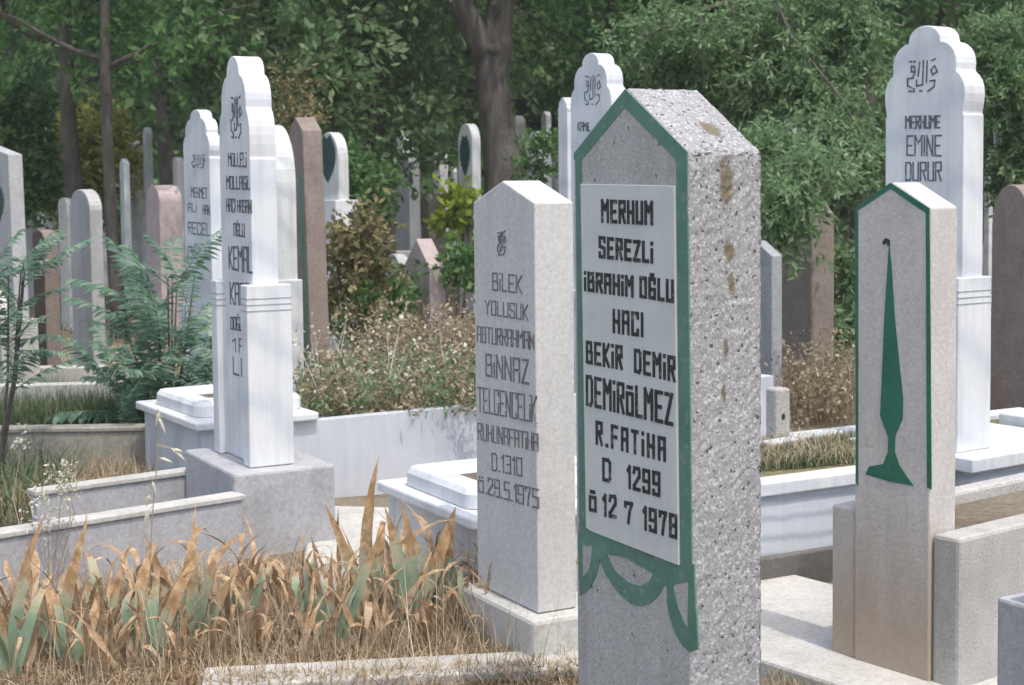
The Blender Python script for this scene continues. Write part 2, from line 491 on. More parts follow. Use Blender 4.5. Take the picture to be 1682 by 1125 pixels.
# ---------------------------------------------------------------- carved and painted lettering: strokes on a 0..2 by 0..4 cell
GL = {
 'A': (2, [[(0, 0), (0, 4), (2, 4), (2, 0)], [(0, 2), (2, 2)]]),
 'B': (2, [[(0, 0), (0, 4), (1.8, 4), (1.8, 2.1), (0, 2.1)], [(1.8, 2.1), (2, 1.9), (2, 0), (0, 0)]]),
 'C': (2, [[(2, 3.2), (2, 4), (0, 4), (0, 0), (2, 0), (2, 0.8)]]),
 'D': (2, [[(0, 0), (0, 4), (1.5, 4), (2, 3.5), (2, 0.5), (1.5, 0), (0, 0)]]),
 'E': (2, [[(2, 4), (0, 4), (0, 0), (2, 0)], [(0, 2), (1.6, 2)]]),
 'F': (2, [[(2, 4), (0, 4), (0, 0)], [(0, 2), (1.6, 2)]]),
 'G': (2, [[(2, 3.2), (2, 4), (0, 4), (0, 0), (2, 0), (2, 1.8), (1.1, 1.8)]]),
 'Ğ': (2, [[(2, 3.2), (2, 4), (0, 4), (0, 0), (2, 0), (2, 1.8), (1.1, 1.8)], [(0.6, 4.9), (1.4, 4.9)]]),
 'H': (2, [[(0, 0), (0, 4)], [(2, 0), (2, 4)], [(0, 2.2), (2, 1.8)]]),
 'I': (0, [[(0, 0), (0, 4)]]),
 'İ': (0, [[(0, 0), (0, 2.55)], [(0, 3.98), (0, 4.02)]]),
 'K': (2, [[(0, 0), (0, 4)], [(2, 4), (0.3, 2)], [(0.3, 2), (2, 0)]]),
 'L': (1.7, [[(0, 4), (0, 0), (1.7, 0)]]),
 'M': (2.4, [[(0, 0), (0, 4)], [(0, 4), (1.2, 2.4)], [(1.2, 2.4), (2.4, 4)], [(2.4, 4), (2.4, 0)]]),
 'N': (2, [[(0, 0), (0, 4)], [(0, 4), (2, 0)], [(2, 0), (2, 4)]]),
 'O': (2, [[(0, 0), (0, 4), (2, 4), (2, 0), (0, 0)]]),
 'Ö': (2, [[(0, 0), (0, 2.9), (2, 2.9), (2, 0), (0, 0)], [(0.3, 3.8), (0.5, 3.8)], [(1.5, 3.8), (1.7, 3.8)]]),
 'R': (2, [[(0, 0), (0, 4), (2, 4), (2, 2.2), (0, 2.2)], [(0.9, 2.2), (2, 0)]]),
 'S': (2, [[(2, 3.3), (2, 4), (0, 4), (0, 2.2), (2, 1.8), (2, 0), (0, 0), (0, 0.7)]]),
 'T': (2, [[(0, 4), (2, 4)], [(1, 4), (1, 0)]]),
 'U': (2, [[(0, 4), (0, 0), (2, 0), (2, 4)]]),
 'Ü': (2, [[(0, 3), (0, 0), (2, 0), (2, 3)], [(0.4, 3.9), (0.6, 3.9)], [(1.4, 3.9), (1.6, 3.9)]]),
 'V': (2, [[(0, 4), (1, 0)], [(1, 0), (2, 4)]]),
 'Y': (2, [[(0, 4), (1, 2)], [(2, 4), (1, 2)], [(1, 2), (1, 0)]]),
 'Z': (2, [[(0, 4), (2, 4), (0, 0), (2, 0)]]),
 '1': (0.7, [[(0, 3.3), (0.7, 4), (0.7, 0)]]),
 '2': (2, [[(0, 3.2), (0.2, 4), (1.8, 4), (2, 3.6), (2, 2.6), (0, 0.5), (0, 0), (2, 0)]]),
 '3': (2, [[(0, 4), (2, 4), (2, 0), (0, 0)], [(0.6, 2), (2, 2)]]),
 '5': (2, [[(2, 4), (0, 4), (0, 2.2), (2, 2.2), (2, 0), (0, 0)]]),
 '7': (2, [[(0, 3.3), (0, 4), (2, 4), (1.3, 2.2), (0.9, 0)]]),
 '8': (2, [[(0, 0), (0, 4), (2, 4), (2, 0), (0, 0)], [(0, 2.1), (2, 2.1)]]),
 '9': (2, [[(2, 2), (0, 2), (0, 4), (2, 4), (2, 0), (0, 0), (0, 0.6)]]),
 '.': (0.3, [[(0, 0), (0.3, 0)]]),
 'o': (2, [[(0, 0), (0, 3), (2, 3), (2, 0), (0, 0)], [(0.4, 4.3), (1.6, 4.3)]]),
 # the calligraphic formula at the head of a stone
 '@': (4, [[(3.6, 3.3), (3.9, 2.6), (3.3, 2.2), (3.1, 2.8), (3.5, 3.3)], [(3.2, 4.0), (3.6, 4.2)], [(3.0, 1.4), (3.6, 1.5), (3.5, 0.7), (2.7, 0.1)],
           [(2.6, 3.9), (2.5, 1.2)], [(2.1, 4.0), (2.0, 0.9), (1.2, 0.7), (1.2, 1.4)], [(1.6, 3.7), (1.4, 2.0)], [(0.9, 3.2), (0.5, 3.2), (0.5, 2.5), (1.0, 2.5), (0.9, 3.2)],
           [(1.0, 2.5), (0.7, 1.7), (0.0, 1.6), (0.0, 0.7), (0.9, 0.3), (0.9, 0.0), (0.2, 0.0)], [(1.7, 0.1), (1.9, 0.1)], [(0.3, 3.8), (0.5, 3.8)], [(0.8, 3.8), (1.0, 3.8)]]),
}

def text_mesh(s, x0, x1, zl0, zl1, zr0, zr1, y, sw, depth=0.0016, gap=0.9):
    """letters of raised strokes between x0 and x1 on a face; bottoms and tops may slope from left to right"""
    adv, pos = 0.0, []
    for ch in s:
        if ch == ' ': adv += 1.8; continue
        w = GL[ch][0]; pos.append((ch, adv)); adv += w + gap
    adv -= gap
    k = (x1 - x0 - sw) / adv if adv > 0 else 0
    V, F = [], []
    n = 0
    for ch, a in pos:
        for st in GL[ch][1]:
            pts = []
            for (u, v) in st:
                x = x0 + sw / 2 + (a + u) * k
                f = (x - x0) / max(x1 - x0, 1e-6)
                b = zl0 + (zr0 - zl0) * f; t = zl1 + (zr1 - zl1) * f
                pts.append(Vector((x, b + sw / 2 + (t - b - sw) * v / 4)))
            for p, q in zip(pts, pts[1:]):
                d = (q - p)
                if d.length < 1e-6: d = Vector((1e-4, 0))
                d.normalize(); nn = Vector((-d.y, d.x)) * sw / 2
                e = d * sw / 2
                o = len(V); yy = y - depth - n * 0.00002; n += 1
                for c in (p - e - nn, q + e - nn, q + e + nn, p - e + nn):
                    V.append((c.x, yy, c.y))
                for c in (p - e - nn, q + e - nn, q + e + nn, p - e + nn):
                    V.append((c.x, y + 0.002, c.y))
                F += [(o, o + 1, o + 2, o + 3), (o, o + 4, o + 5, o + 1), (o + 1, o + 5, o + 6, o + 2), (o + 2, o + 6, o + 7, o + 3), (o + 3, o + 7, o + 4, o)]
    return mesh_py('lettering', V, F)

def text_px(fit, s, quad, mat, parent, sw, y=0.0, gap=0.9):
    """quad = (xl, top_l, bottom_l, xr, top_r, bottom_r) measured on the photograph, carried onto the stone's own face"""
    xl, tl, bl, xr, tr, br = quad
    a = fit.uv(xl, tl, y); b = fit.uv(xl, bl, y); c = fit.uv(xr, tr, y); d = fit.uv(xr, br, y)
    me = text_mesh(s, (a[0] + b[0]) / 2, (c[0] + d[0]) / 2, b[1], a[1], d[1], c[1], y, sw, gap=gap)
    return link('lettering', me, mat, parent)

def poly_px(fit, pts, y=0.0, thick=0.0012):
    return prism([fit.uv(px, py, y) for px, py in pts], y - thick, y + 0.002)

# ---------------------------------------------------------------- outlines of stones
def arc_pts(cx, cz, rx, rz, a0, a1, n):
    return [(cx + rx * math.cos(R(a0 + (a1 - a0) * i / n)), cz + rz * math.sin(R(a0 + (a1 - a0) * i / n))) for i in range(n + 1)]

def p_gable(W, He, Ha):
    return [(-W / 2, 0), (W / 2, 0), (W / 2, He), (0, Ha), (-W / 2, He)]

def p_round(W, He, Ha, n=14):
    return [(-W / 2, 0), (W / 2, 0)] + arc_pts(0, He, W / 2, Ha - He, 0, 180, n)

def p_shoulder(W, He, Ha):
    s = W * 0.39
    return [(-W / 2, 0), (W / 2, 0), (W / 2, He * 0.93), (s, He)] + arc_pts(0, He, s, Ha - He, 0, 180, 12)[1:] + [(-s, He), (-W / 2, He * 0.93)]

def p_lobed(W, He, Ha, lean=1.0):
    h = Ha - He; w = W / 2
    def tier(x0, z0, x1, z1, out, n=7):
        pts = []
        for i in range(n + 1):
            t = i / n; an = t * math.pi / 2
            x = x1 + (x0 - x1) * math.cos(an); z = z0 + (z1 - z0) * math.sin(an)
            x += out * W * math.sin(math.pi * min(1, t * 1.25)) * (1 if t < 0.8 else 0)
            pts.append((x, z))
        return pts
    half = tier(w * 0.98, He + 0.012, w * 0.82, He + h * 0.46, 0.035 * lean) + tier(w * 0.80, He + h * 0.49, w * 0.42, He + h * 0.81, 0.02 * lean) + tier(w * 0.40, He + h * 0.835, 0.0, Ha, 0.0)
    lower = [(w, 0), (w, He - 0.004), (w * 0.975, He), (w * 0.975, He + 0.008)]
    rt = lower + half[1:]
    lt = [(-x, z) for x, z in reversed(rt[:-1])]
    return rt + lt

# headstones of the middle distance and beyond
def simple_stone(name, fit, prof, mat, label, group=None, tilt=(0, 0), bevel=0.006, pedestal=None, cat='gravestone', extra=None):
    e = empty(name, fit.loc, fit.rz, label, cat, group, tilt)
    link('slab', prism(prof(fit.W, fit.He, fit.Ha), 0, fit.T, 'slab'), mat, e, bevel=bevel)
    if pedestal:
        h, gx, gy, pm = pedestal
        link('pedestal', box_mesh(-fit.W / 2 - gx, fit.W / 2 + gx, -gy, fit.T + gy, -0.05, h), pm, e, bevel=bevel)
    if extra: extra(e, fit)
    return e

# ================================================================ the near green-trimmed stone
FM = Fit(1131, 943, 1252, 249, 144, z0=0, d=3.0, pym=420)
MX, MT = FM.W / 2, FM.T
main = empty('headstone', FM.loc, FM.rz, 'near grey terrazzo gravestone with green painted border and white plaque of black letters', 'gravestone')
def rough_slab():
    """pointed slab with a slightly uneven, crumbled surface"""
    bm = bmesh.new()
    prof = p_gable(FM.W, FM.He, FM.Ha)
    me0 = prism(prof, 0, MT)
    bm.from_mesh(me0)
    bmesh.ops.bevel(bm, geom=[e for e in bm.edges], offset=0.006, segments=2, affect='EDGES', profile=0.6)
    def cut(co, no):
        bmesh.ops.bisect_plane(bm, geom=bm.verts[:] + bm.edges[:] + bm.faces[:], plane_co=co, plane_no=no)
    z = 0.3
    while z < FM.Ha - 0.01: cut((0, 0, z), (0, 0, 1)); z += 0.012
    y = 0.012
    while y < MT: cut((0, y, 0), (0, 1, 0)); y += 0.012
    for v in bm.verts:
        if v.co.y > 0.004:
            f = min(1, (v.co.y - 0.004) / 0.012)
            n = v.normal if v.normal.length else Vector((0, 0, 1))
            h = math.sin(v.co.z * 311 + v.co.y * 173) * math.sin(v.co.y * 401 + v.co.z * 97 + v.co.x * 50)
            ed = max(0.0, 1 - abs(v.co.y - MT) / 0.014) + (max(0.0, 1 - abs(v.co.z - FM.He) / 0.02) if abs(v.co.x) > FM.W * 0.4 else 0)
            v.co += n * (random.uniform(-0.0013, 0.0008) + 0.0006 * h - ed * abs(random.gauss(0, 0.0022))) * f
    me = bpy.data.meshes.new('slab'); bm.to_mesh(me); bm.free()
    me.update()
    for p in me.polygons:
        p.material_index = 1 if (p.normal.y < -0.9 and p.center.y < 0.002) else 0
    return me
link('slab', rough_slab(), [M_TERR, M_TERRF], main)
# plaque let into the face, 4 mm proud
pl = poly_px(FM, [(957, 302), (1111, 305), (1118, 928), (974, 872), (966, 866)], 0, 0.006)
link('plaque', pl, M_PLAQ, main, bevel=0.001)
def Z5(p): return (920 + p[0] / 3.26, 780 + p[1] / 3.26)
GE = FM.uv
bands = [
    [(943, 262), (943, 252), (1027, 146), (1026.5, 177), (956, 262)],
    [(1027, 146), (1129, 249), (1129, 262), (1111, 262), (1026.5, 177)],
    [(1111, 262), (1129, 262), (1137, 930), (1118, 926)],
    [(946, 262), (956, 262), (966, 870), (952, 880)],
]
for i, q in enumerate(bands):
    link('painted_border', poly_px(FM, q, 0, 0.0011 + i * 0.0001), M_GREEN, main)
swag = [
    [(100, 300), (150, 290), (175, 300), (645, 478), (720, 478), (722, 562), (605, 588), (575, 600), (560, 590), (500, 530), (350, 440), (255, 425), (225, 440), (215, 455), (175, 380), (98, 372)],
    [(225, 440), (255, 425), (268, 460), (300, 520), (370, 578), (430, 595), (480, 570), (500, 530), (560, 590), (530, 645), (480, 690), (430, 702), (380, 690), (310, 625), (250, 540), (215, 458)],
    [(175, 380), (215, 455), (195, 540), (160, 610), (108, 645), (104, 560), (130, 540), (155, 510), (168, 460)],
    [(98, 372), (118, 376), (122, 548), (104, 560)],
    [(575, 600), (575, 680), (590, 760), (620, 850), (660, 915), (700, 950), (741, 935), (733, 750), (722, 562), (690, 570), (690, 640), (685, 825), (660, 780), (630, 700), (605, 588)],
]
for i, q in enumerate(swag):
    link('painted_garland', poly_px(FM, [Z5(p) for p in q], 0, 0.0016 + i * 0.0001), M_GREEN, main)
SW = 0.0080
for s, q, g in [
    ('MERHUM', (988, 327, 366, 1073, 330, 370), 0.8),
    ('SEREZLİ', (984, 387, 424, 1073, 397, 433), 0.9),
    ('İBRAHİM', (960, 445, 478, 1041, 453, 489), 0.8),
    ('OĞLU', (1051, 453, 489, 1107, 459, 498), 0.9),
    ('HACI', (1007, 507, 547, 1057, 513, 554), 0.9),
    ('BEKİR', (963, 559, 597, 1023, 567, 608), 0.9),
    ('DEMİR', (1042, 572, 612, 1110, 585, 628), 0.9),
    ('DEMİRÖLMEZ', (963, 615, 666, 1106, 646, 700), 0.75),
    ('R.FATİHA', (979, 690, 730, 1094, 718, 759), 1.3),
    ('D', (990, 751, 790, 1004, 754, 793), 1), ('1299', (1030, 763, 802, 1085, 775, 817), 0.9),
    ('o', (968, 806, 839, 980, 808, 842), 1), ('12', (990, 811, 848, 1013, 813, 852), 0.9),
    ('7', (1026, 822, 859, 1040, 825, 863), 1), ('1978', (1056, 830, 870, 1113, 845, 886), 0.9),
]:
    text_px(FM, s, q, M_BLACK, main, SW, -0.006, g + 0.7)

# ================================================================ pale pointed stone to its left
FB = Fit(884, 779, 943, 333, 297, base=1008, z0=0.15, pym=500)
pale = empty('headstone', FB.loc, FB.rz, 'plain pale pointed gravestone with worn dark lettering behind the near green-trimmed stone', 'gravestone')
link('slab', prism(p_gable(FB.W, FB.He, FB.Ha), 0, FB.T, 'slab'), M_CAST, pale, bevel=0.004)
link('base', box_mesh(-0.215, 0.23, -0.045, FB.T + 0.10, -0.19, -0.002), M_CONC, pale, bevel=0.012)
for s, q, sw in [
    ('@', (817, 379, 420, 832, 380, 421), 0.004),
    ('BİLEK', (809, 447, 477, 858, 452, 483), 0.005),
    ('YOLUSUK', (797, 492, 516, 868, 500, 527), 0.004),
    ('ABTURRAHMAN', (784, 535, 562, 878, 545, 575), 0.004),
    ('BİNNAZ', (798, 580, 618, 869, 590, 632), 0.0065),
    ('TELGENÇELİK'.replace('Ç', 'C'), (785, 635, 676, 882, 650, 695), 0.0045),
    ('RUHUNAFATİHA', (785, 694, 722, 884, 712, 742), 0.004),
    ('D.1310', (808, 743, 773, 858, 752, 783), 0.0045),
    ('Ö.28.5.1975', (786, 780, 808, 885, 803, 836), 0.005),
]:
    s = s.replace('0', 'O')
    text_px(FB, s, q, M_FADED, pale, sw, 0.0, 0.9)

# ================================================================ stone with the green vase
FV = Fit(1525, 1405, 1573, 341, 299, base=1108, z0=0.05, pym=420, drz=9)
FV.T = max(FV.T, 0.06)
FVP = [(-FV.W / 2, -0.12), (FV.W / 2, -0.12)] + p_gable(FV.W, FV.He, FV.Ha)[2:]
vase = empty('headstone', FV.loc, FV.rz, 'grey pointed gravestone painted with a tall green vase and thin green outline', 'gravestone')
link('slab', prism(FVP, 0, FV.T, 'slab'), M_VASE, vase, bevel=0.005)
for i, q in enumerate([
    [(1405, 352), (1405, 341), (1463, 300), (1463, 310), (1409, 346)],
    [(1463, 300), (1527, 342), (1527, 352), (1521, 350), (1463, 310)],
    [(1521, 350), (1527, 352), (1530, 804), (1523, 800)],
    [(1405, 352), (1410, 347), (1410, 800), (1406, 790)]]):
    link('painted_border', poly_px(FV, q, 0, 0.0011 + i * 0.0001), M_GREEN2, vase)
link('painted_vase', poly_px(FV, [(1461, 398), (1465, 440), (1470, 520), (1478, 600), (1484, 655), (1483, 688), (1471, 715), (1470, 741), (1478, 765), (1501, 798), (1462, 791), (1422, 779), (1428, 766), (1451, 762), (1459, 741), (1459, 717), (1446, 683), (1448, 640), (1453, 520), (1458, 440)], 0, 0.0014), M_GREEN2, vase)
link('painted_hook', poly_px(FV, [(1450, 396), (1455, 391), (1462, 394), (1462, 404), (1458, 404), (1457, 399), (1451, 402)], 0, 0.0017), M_BLACK, vase)

# grave frame that this stone is set in
gv = empty('grave_surround', FV.loc, FV.rz, 'rough grey concrete grave frame around the foot of the green vase stone', 'grave frame')
hw = FV.W / 2
zt_l = FV.uv(1385, 852, 0.012)[1]; 
link('head_wall', box_mesh(-hw - 0.085, -hw - 0.003, 0.008, 0.13, -0.08, 0.385), M_VASE, gv, bevel=0.008)
link('side_wall', box_mesh(hw + 0.003, hw + 0.085, 0.008, 2.0, -0.08, 0.362), M_WALL, gv, bevel=0.01)
link('side_wall', box_mesh(-hw - 0.084, -hw - 0.02, 0.132, 2.0, -0.08, 0.365), M_TERR2, gv, bevel=0.01)
link('soil_bed', box_mesh(-hw - 0.018, hw + 0.001, 0.132, 2.0, -0.08, 0.33), M_SOIL, gv)
link('foot_slab', box_mesh(-1.0, 0.42, -0.19, 0.55, -0.14, -0.018), M_CONC, gv, bevel=0.01)

# ================================================================ tall white marble stones with stepped round heads
def pilaster_stone(fit, label, text, hp, gx=0.012, gy=0.03, wp=0.085, mat=None, sw=0.006, tmat=None, z_ped=0.0, lean=1.0, name='headstone'):
    mat = mat or M_MARB
    e = empty(name, fit.loc, fit.rz, label, 'gravestone')
    link('slab', prism(p_lobed(fit.W, fit.He, fit.Ha, lean), 0, fit.T, 'slab'), mat, e, bevel=0.004)
    w = fit.W / 2
    for s in (-1, 1):
        x0, x1 = sorted((s * (w + gx), s * (w - wp)))
        p = link('pilaster', box_mesh(x0, x1, -gy, fit.T + gy, 0.0, hp), mat, e, bevel=0.004)
        gr = []
        for k in range(4):
            z = hp - 0.05 - k * 0.022
            gr.append((x0 - 0.0015, x1 + 0.0015, -gy - 0.0015, fit.T + gy + 0.0015, z, z + 0.003))
        g = link('groove', boxes_mesh(gr[:3]), M_GROOVE, p)  # slightly raised grey strips drawn where the grooves run
    for s_, q, k in text:
        text_px(fit, s_, q, tmat or M_SLATE, e, k * sw, 0.0)
    return e

FL1 = Fit(421, 362, 455, 259, 92, base=765, z0=0.30, pym=330)
L1 = pilaster_stone(FL1, 'tall white marble gravestone with stepped head and shoulder blocks on the grey plinth at left', [
    ('@', (379, 155, 226, 398, 160, 232), 1.1),
    ('MÜLLELİ', (375, 251, 273, 405, 250, 275), 1),
    ('MOLLAGİL', (372, 289, 311, 411, 289, 312), 1),
    ('HACI', (372, 326, 348, 387, 326, 349), 1), ('HASAN', (390, 328, 349, 413, 328, 351), 1),
    ('OĞLU', (384, 366, 387, 402, 367, 390), 1),
    ('KEMAL', (376, 404, 442, 414, 405, 450), 1.5),
    ('KARA', (378, 463, 500, 410, 465, 503), 1.5),
    ('DOĞUM', (379, 520, 541, 404, 520, 545), 1),
    ('1F', (382, 555, 578, 407, 556, 582), 1.0), ('LE', (383, 585, 615, 408, 590, 622), 1.2)],
    hp=solve(lambda z: proj(FL1.loc + FL1.a * (FL1.W / 2 + 0.01) + Vector((0, 0, z)))[1] - 468, 0, 2), gx=0.035, gy=0.035, wp=0.035, lean=0.5)
# plinth of grey concrete under it
link_z = 0.30
pb = empty('grave_plinth', FL1.loc - Vector((0, 0, 0.30)), FL1.rz, 'grey concrete plinth block under the tall white gravestone at left', 'plinth')
link('block', box_mesh(-FL1.W / 2 - 0.14, FL1.W / 2 + 0.115, -0.12, FL1.T + 0.16, -0.1, 0.298), M_CONCB, pb, bevel=0.01)
link('plinth_cap', box_mesh(-FL1.W / 2 - 0.195, FL1.W / 2 + 0.145, -0.125, FL1.T + 0.165, 0.278, 0.2995), M_CONC, pb, bevel=0.006) if False else None

FE = Fit(1579, 1454, 1615, 186, 42, base=742, z0=0.35, pym=330, drz=6)
E1 = pilaster_stone(FE, 'tall white marble gravestone with stepped head standing behind the green vase stone', [
    ('@', (1490, 97, 151, 1542, 98, 153), 1.0),
    ('MERHUME', (1487, 190, 212, 1545, 189, 211), 1),
    ('EMİNE'.replace('İ', 'I'), (1489, 222, 256, 1547, 221, 257), 1.0),
    ('DURUR', (1487, 266, 297, 1547, 265, 298), 1.0)],
    hp=solve(lambda z: proj(FE.loc + FE.a * (FE.W / 2 + 0.01) + Vector((0, 0, z)))[1] - 456, 0, 2), gx=0.012, gy=0.035, wp=0.10)

FL2 = Fit(346, 303, 366, 258, 180, z0=0.15, d=7.6, pym=350)
pilaster_stone(FL2, 'white stepped head gravestone left of the tallest one, fronds across its face', [
    ('@', (315, 252, 275, 338, 255, 278), 1.0),
    ('MEHMET'.replace('T', 'T'), (314, 307, 324, 341, 308, 327), 1),
    ('ALİ', (309, 333, 348, 323, 333, 349), 1), ('HAN', (333, 336, 352, 345, 337, 354), 1),
    ('RECEL', (309, 364, 384, 345, 366, 388), 1.2), ('OĞLU', (309, 404, 424, 345, 406, 428), 1.2)],
    hp=0.55, lean=0.7)

FC1 = Fit(1004, 937, 1031, 190, 87, z0=0.2, d=7.0, pym=180)
pilaster_stone(FC1, 'white marble gravestone with stepped head rising behind the apex of the near terrazzo stone', [
    ('@', (960, 122, 172, 988, 124, 175), 1.0),
    ('KAMİL', (949, 200, 215, 970, 201, 216), 1.0)],
    hp=0.6, lean=0.7)

# ================================================================ marble grave boxes
def frame_at(corner_px, z, drz=0.0):
    p = gz(corner_px[0], corner_px[1], z)
    rz = RZ0 + R(drz)
    return Vector((p.x, p.y, 0)), rz

def grave_box(name, loc, rz, W, L, H, th, mat, label, soil=M_SOIL, foot_cover=None, basin=False, rim=None, z_base=-0.06, foundation=None, cat='grave', head=True, soil_drop=0.04, left_open=False):
    """near-left top corner at the origin; runs L away to the right (local y) and W back to the left (local -x)"""
    e = empty(name, loc, rz, label, cat)
    H0 = H - (rim if rim else 0)
    link('side_panel', box_mesh(-th, 0, 0.0, L, z_base, H0), mat, e, bevel=0.004)
    link('side_panel', box_mesh(-W, -W + th, 0.0, L, z_base, H0), mat, e, bevel=0.004)
    link('end_panel', box_mesh(-W + th + 0.001, -th - 0.001, 0.001, th, z_base, H0 - 0.001), mat, e, bevel=0.004)
    link('end_panel', box_mesh(-W + th + 0.001, -th - 0.001, L - th, L - 0.001, z_base, H0 - 0.001), mat, e, bevel=0.004)
    if rim:
        o = 0.018
        link('rim', box_mesh(-th - o, o, -o, L, H0 + 0.001, H), M_MARB, e, bevel=0.005)
        link('rim', box_mesh(-W - o, -W + th + o, -o, L, H0 + 0.001, H), M_MARB, e, bevel=0.005)
    link('soil_bed', box_mesh(-W + th + 0.002, -th - 0.002, th + 0.002, L - th - 0.002, z_base, H - soil_drop), soil, e)
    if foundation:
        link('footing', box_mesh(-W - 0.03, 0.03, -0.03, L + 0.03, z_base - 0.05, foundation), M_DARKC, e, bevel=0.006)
    if foot_cover:
        fl, ov = foot_cover
        link('foot_cover', box_mesh(-W - ov, ov, -ov, fl, H + 0.002, H + 0.037), M_MARB, e, bevel=0.008)
        if basin:
            V, F = [], []
            bz = H + 0.039; bw, bl, hh = W * 0.33, fl * 0.40, 0.062
            cx, cy = -W / 2, fl * 0.5
            def rr(w, l, r, z, n=5):
                out = []
                for (sx, sy, a0) in ((1, 1, 0), (-1, 1, 90), (-1, -1, 180), (1, -1, 270)):
                    for i in range(n + 1):
                        a = R(a0 + 90 * i / n)
                        out.append((cx + sx * (w - r) + r * math.cos(a), cy + sy * (l - r) + r * math.sin(a), z))
                return out
            rings = [rr(bw + .035, bl + .035, .05, bz), rr(bw + .035, bl + .035, .05, bz + hh * .7), rr(bw + .022, bl + .022, .04, bz + hh), rr(bw - .085, bl - .06, .03, bz + hh), rr(bw - .10, bl - .075, .02, bz + hh * .45)]
            n = len(rings[0])
            for r_ in rings: V += r_
            for k in range(len(rings) - 1):
                for i in range(n): F.append((k * n + i, k * n + (i + 1) % n, (k + 1) * n + (i + 1) % n, (k + 1) * n + i))
            F.append(tuple((len(rings) - 1) * n + i for i in range(n)))
            bs = link('flower_basin', fix_normals(mesh_py('basin', V, F)), M_MARB, e, bevel=0.004)
            link('basin_soil', box_mesh(cx - bw + .101, cx + bw - .101, cy - bl + .076, cy + bl - .076, bz, bz + hh * .62), M_SOIL, bs)
    return e

# long veined grave across the middle, its foot end with the basin at left
l0, r0 = frame_at((331, 708), 0.335, 3)
grave_box('marble_grave', l0, r0, 0.72, 3.0, 0.335, 0.05, M_MARBC, 'long pale veined marble grave full of dry weeds behind the tall white stone', foot_cover=(0.50, 0.03), basin=True)
l1, r1 = frame_at((782, 848), 0.30, 0)
grave_box('marble_grave', l1, r1, 0.66, 1.9, 0.262, 0.05, M_CAST, 'low grave with white foot cover and flower basin left of the pale pointed stone', foot_cover=(0.55, 0.03), basin=True)
# banded marble grave at right in front of the tall stone
p_ = gz(1100, 812, 0.34)
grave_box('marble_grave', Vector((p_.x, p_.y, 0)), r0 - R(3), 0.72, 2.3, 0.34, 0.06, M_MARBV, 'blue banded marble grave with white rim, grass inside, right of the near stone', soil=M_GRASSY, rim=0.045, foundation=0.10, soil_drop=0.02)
# plinth of the tall right stone
pe = empty('grave_plinth', FE.loc - Vector((0, 0, 0.35)), FE.rz, 'stepped white marble plinth under the tall right gravestone', 'plinth')
link('top_step', box_mesh(-FE.W / 2 - 0.10, FE.W / 2 + 0.12, -0.09, 0.62, 0.30, 0.349), M_MARB, pe, bevel=0.005)
link('banded_course', box_mesh(-FE.W / 2 - 0.075, FE.W / 2 + 0.095, -0.065, 1.5, 0.19, 0.2985), M_MARBV, pe, bevel=0.004)
link('lower_course', box_mesh(-FE.W / 2 - 0.06, FE.W / 2 + 0.13, -0.05, 1.9, -0.05, 0.188), M_CONC, pe, bevel=0.006)
link('side_ledge', box_mesh(-FE.W / 2 + 0.0, FE.W / 2 + 0.11, 0.66, 1.8, 0.30, 0.385), M_MARB, pe, bevel=0.006)
# white kerb stripes behind the grass
def wall_px(name, p0, p1, z, th, zb, mat, label, cat='kerb', group=None, cap=None, joints=None):
    """straight kerb whose near top edge runs between two surveyed points"""
    a = gz(p0[0], p0[1], z); b = gz(p1[0], p1[1], z)
    d = b - a; L = d.length; rz = math.atan2(d.y, d.x)
    e = empty(name, Vector((a.x, a.y, 0)), rz, label, cat, group)
    if joints:
        n = joints
        for k in range(n):
            me = box_mesh(k * L / n + 0.003, (k + 1) * L / n - 0.003, random.uniform(0, .004), th, zb, z - random.uniform(0, .004))
            link('kerb_stone', me, mat, e, bevel=0.006)
    else:
        link('wall', box_mesh(0, L, 0, th, zb, z - (0.02 if cap else 0)), mat, e, bevel=0.006)
    if cap:
        link('cap', box_mesh(-0.01, L + 0.01, -0.008, th + 0.008, z - 0.0195, z), cap, e, bevel=0.004)
    return e

# left graves: concrete kerbs
wall_px('grave_kerb', (-150, 899), (398, 812), 0.235, 0.07, -0.1, M_CONCB, 'low blue grey kerb running left from the grey plinth, nearest of the left kerbs', cap=M_CONC)
wall_px('grave_kerb', (60, 806), (338, 768), 0.215, 0.06, -0.1, M_CONCB, 'low grey kerb behind the nearest left one, with a paler top', cap=M_CONC)  # cap box in a lighter concrete than the wall below
wall_px('grave_kerb', (-120, 706), (300, 700), 0.245, 0.10, -0.1, M_DIRTY, 'dark brown stained concrete grave wall at left below the grass', cap=M_DIRTY)
wall_px('grave_kerb', (-120, 636), (290, 627), 0.33, 0.09, -0.1, M_CONC, 'pale concrete grave wall behind the green grass strip at far left')
wall_px('grave_kerb', (-120, 606), (165, 603), 0.27, 0.12, -0.1, M_CONC, 'thin pale kerb at the foot of the upright stones at far left')
wall_px('grave_kerb', (330, 1128), (1010, 1092), 0.05, 0.16, -0.1, M_CONC, 'low pale concrete kerb along the bottom edge in front of the iris bed')
wall_px('grave_kerb', (1270, 727), (1405, 704), 0.36, 0.07, 0.0, M_MARB, 'broken white kerb stones beyond the grass at right', joints=3)
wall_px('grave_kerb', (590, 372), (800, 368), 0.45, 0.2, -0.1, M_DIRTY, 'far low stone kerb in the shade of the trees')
wall_px('grave_kerb', (560, 414), (800, 411), 0.30, 0.2, -0.1, M_CONC, 'nearer low stone kerb in the shade left of the pale pointed stone')
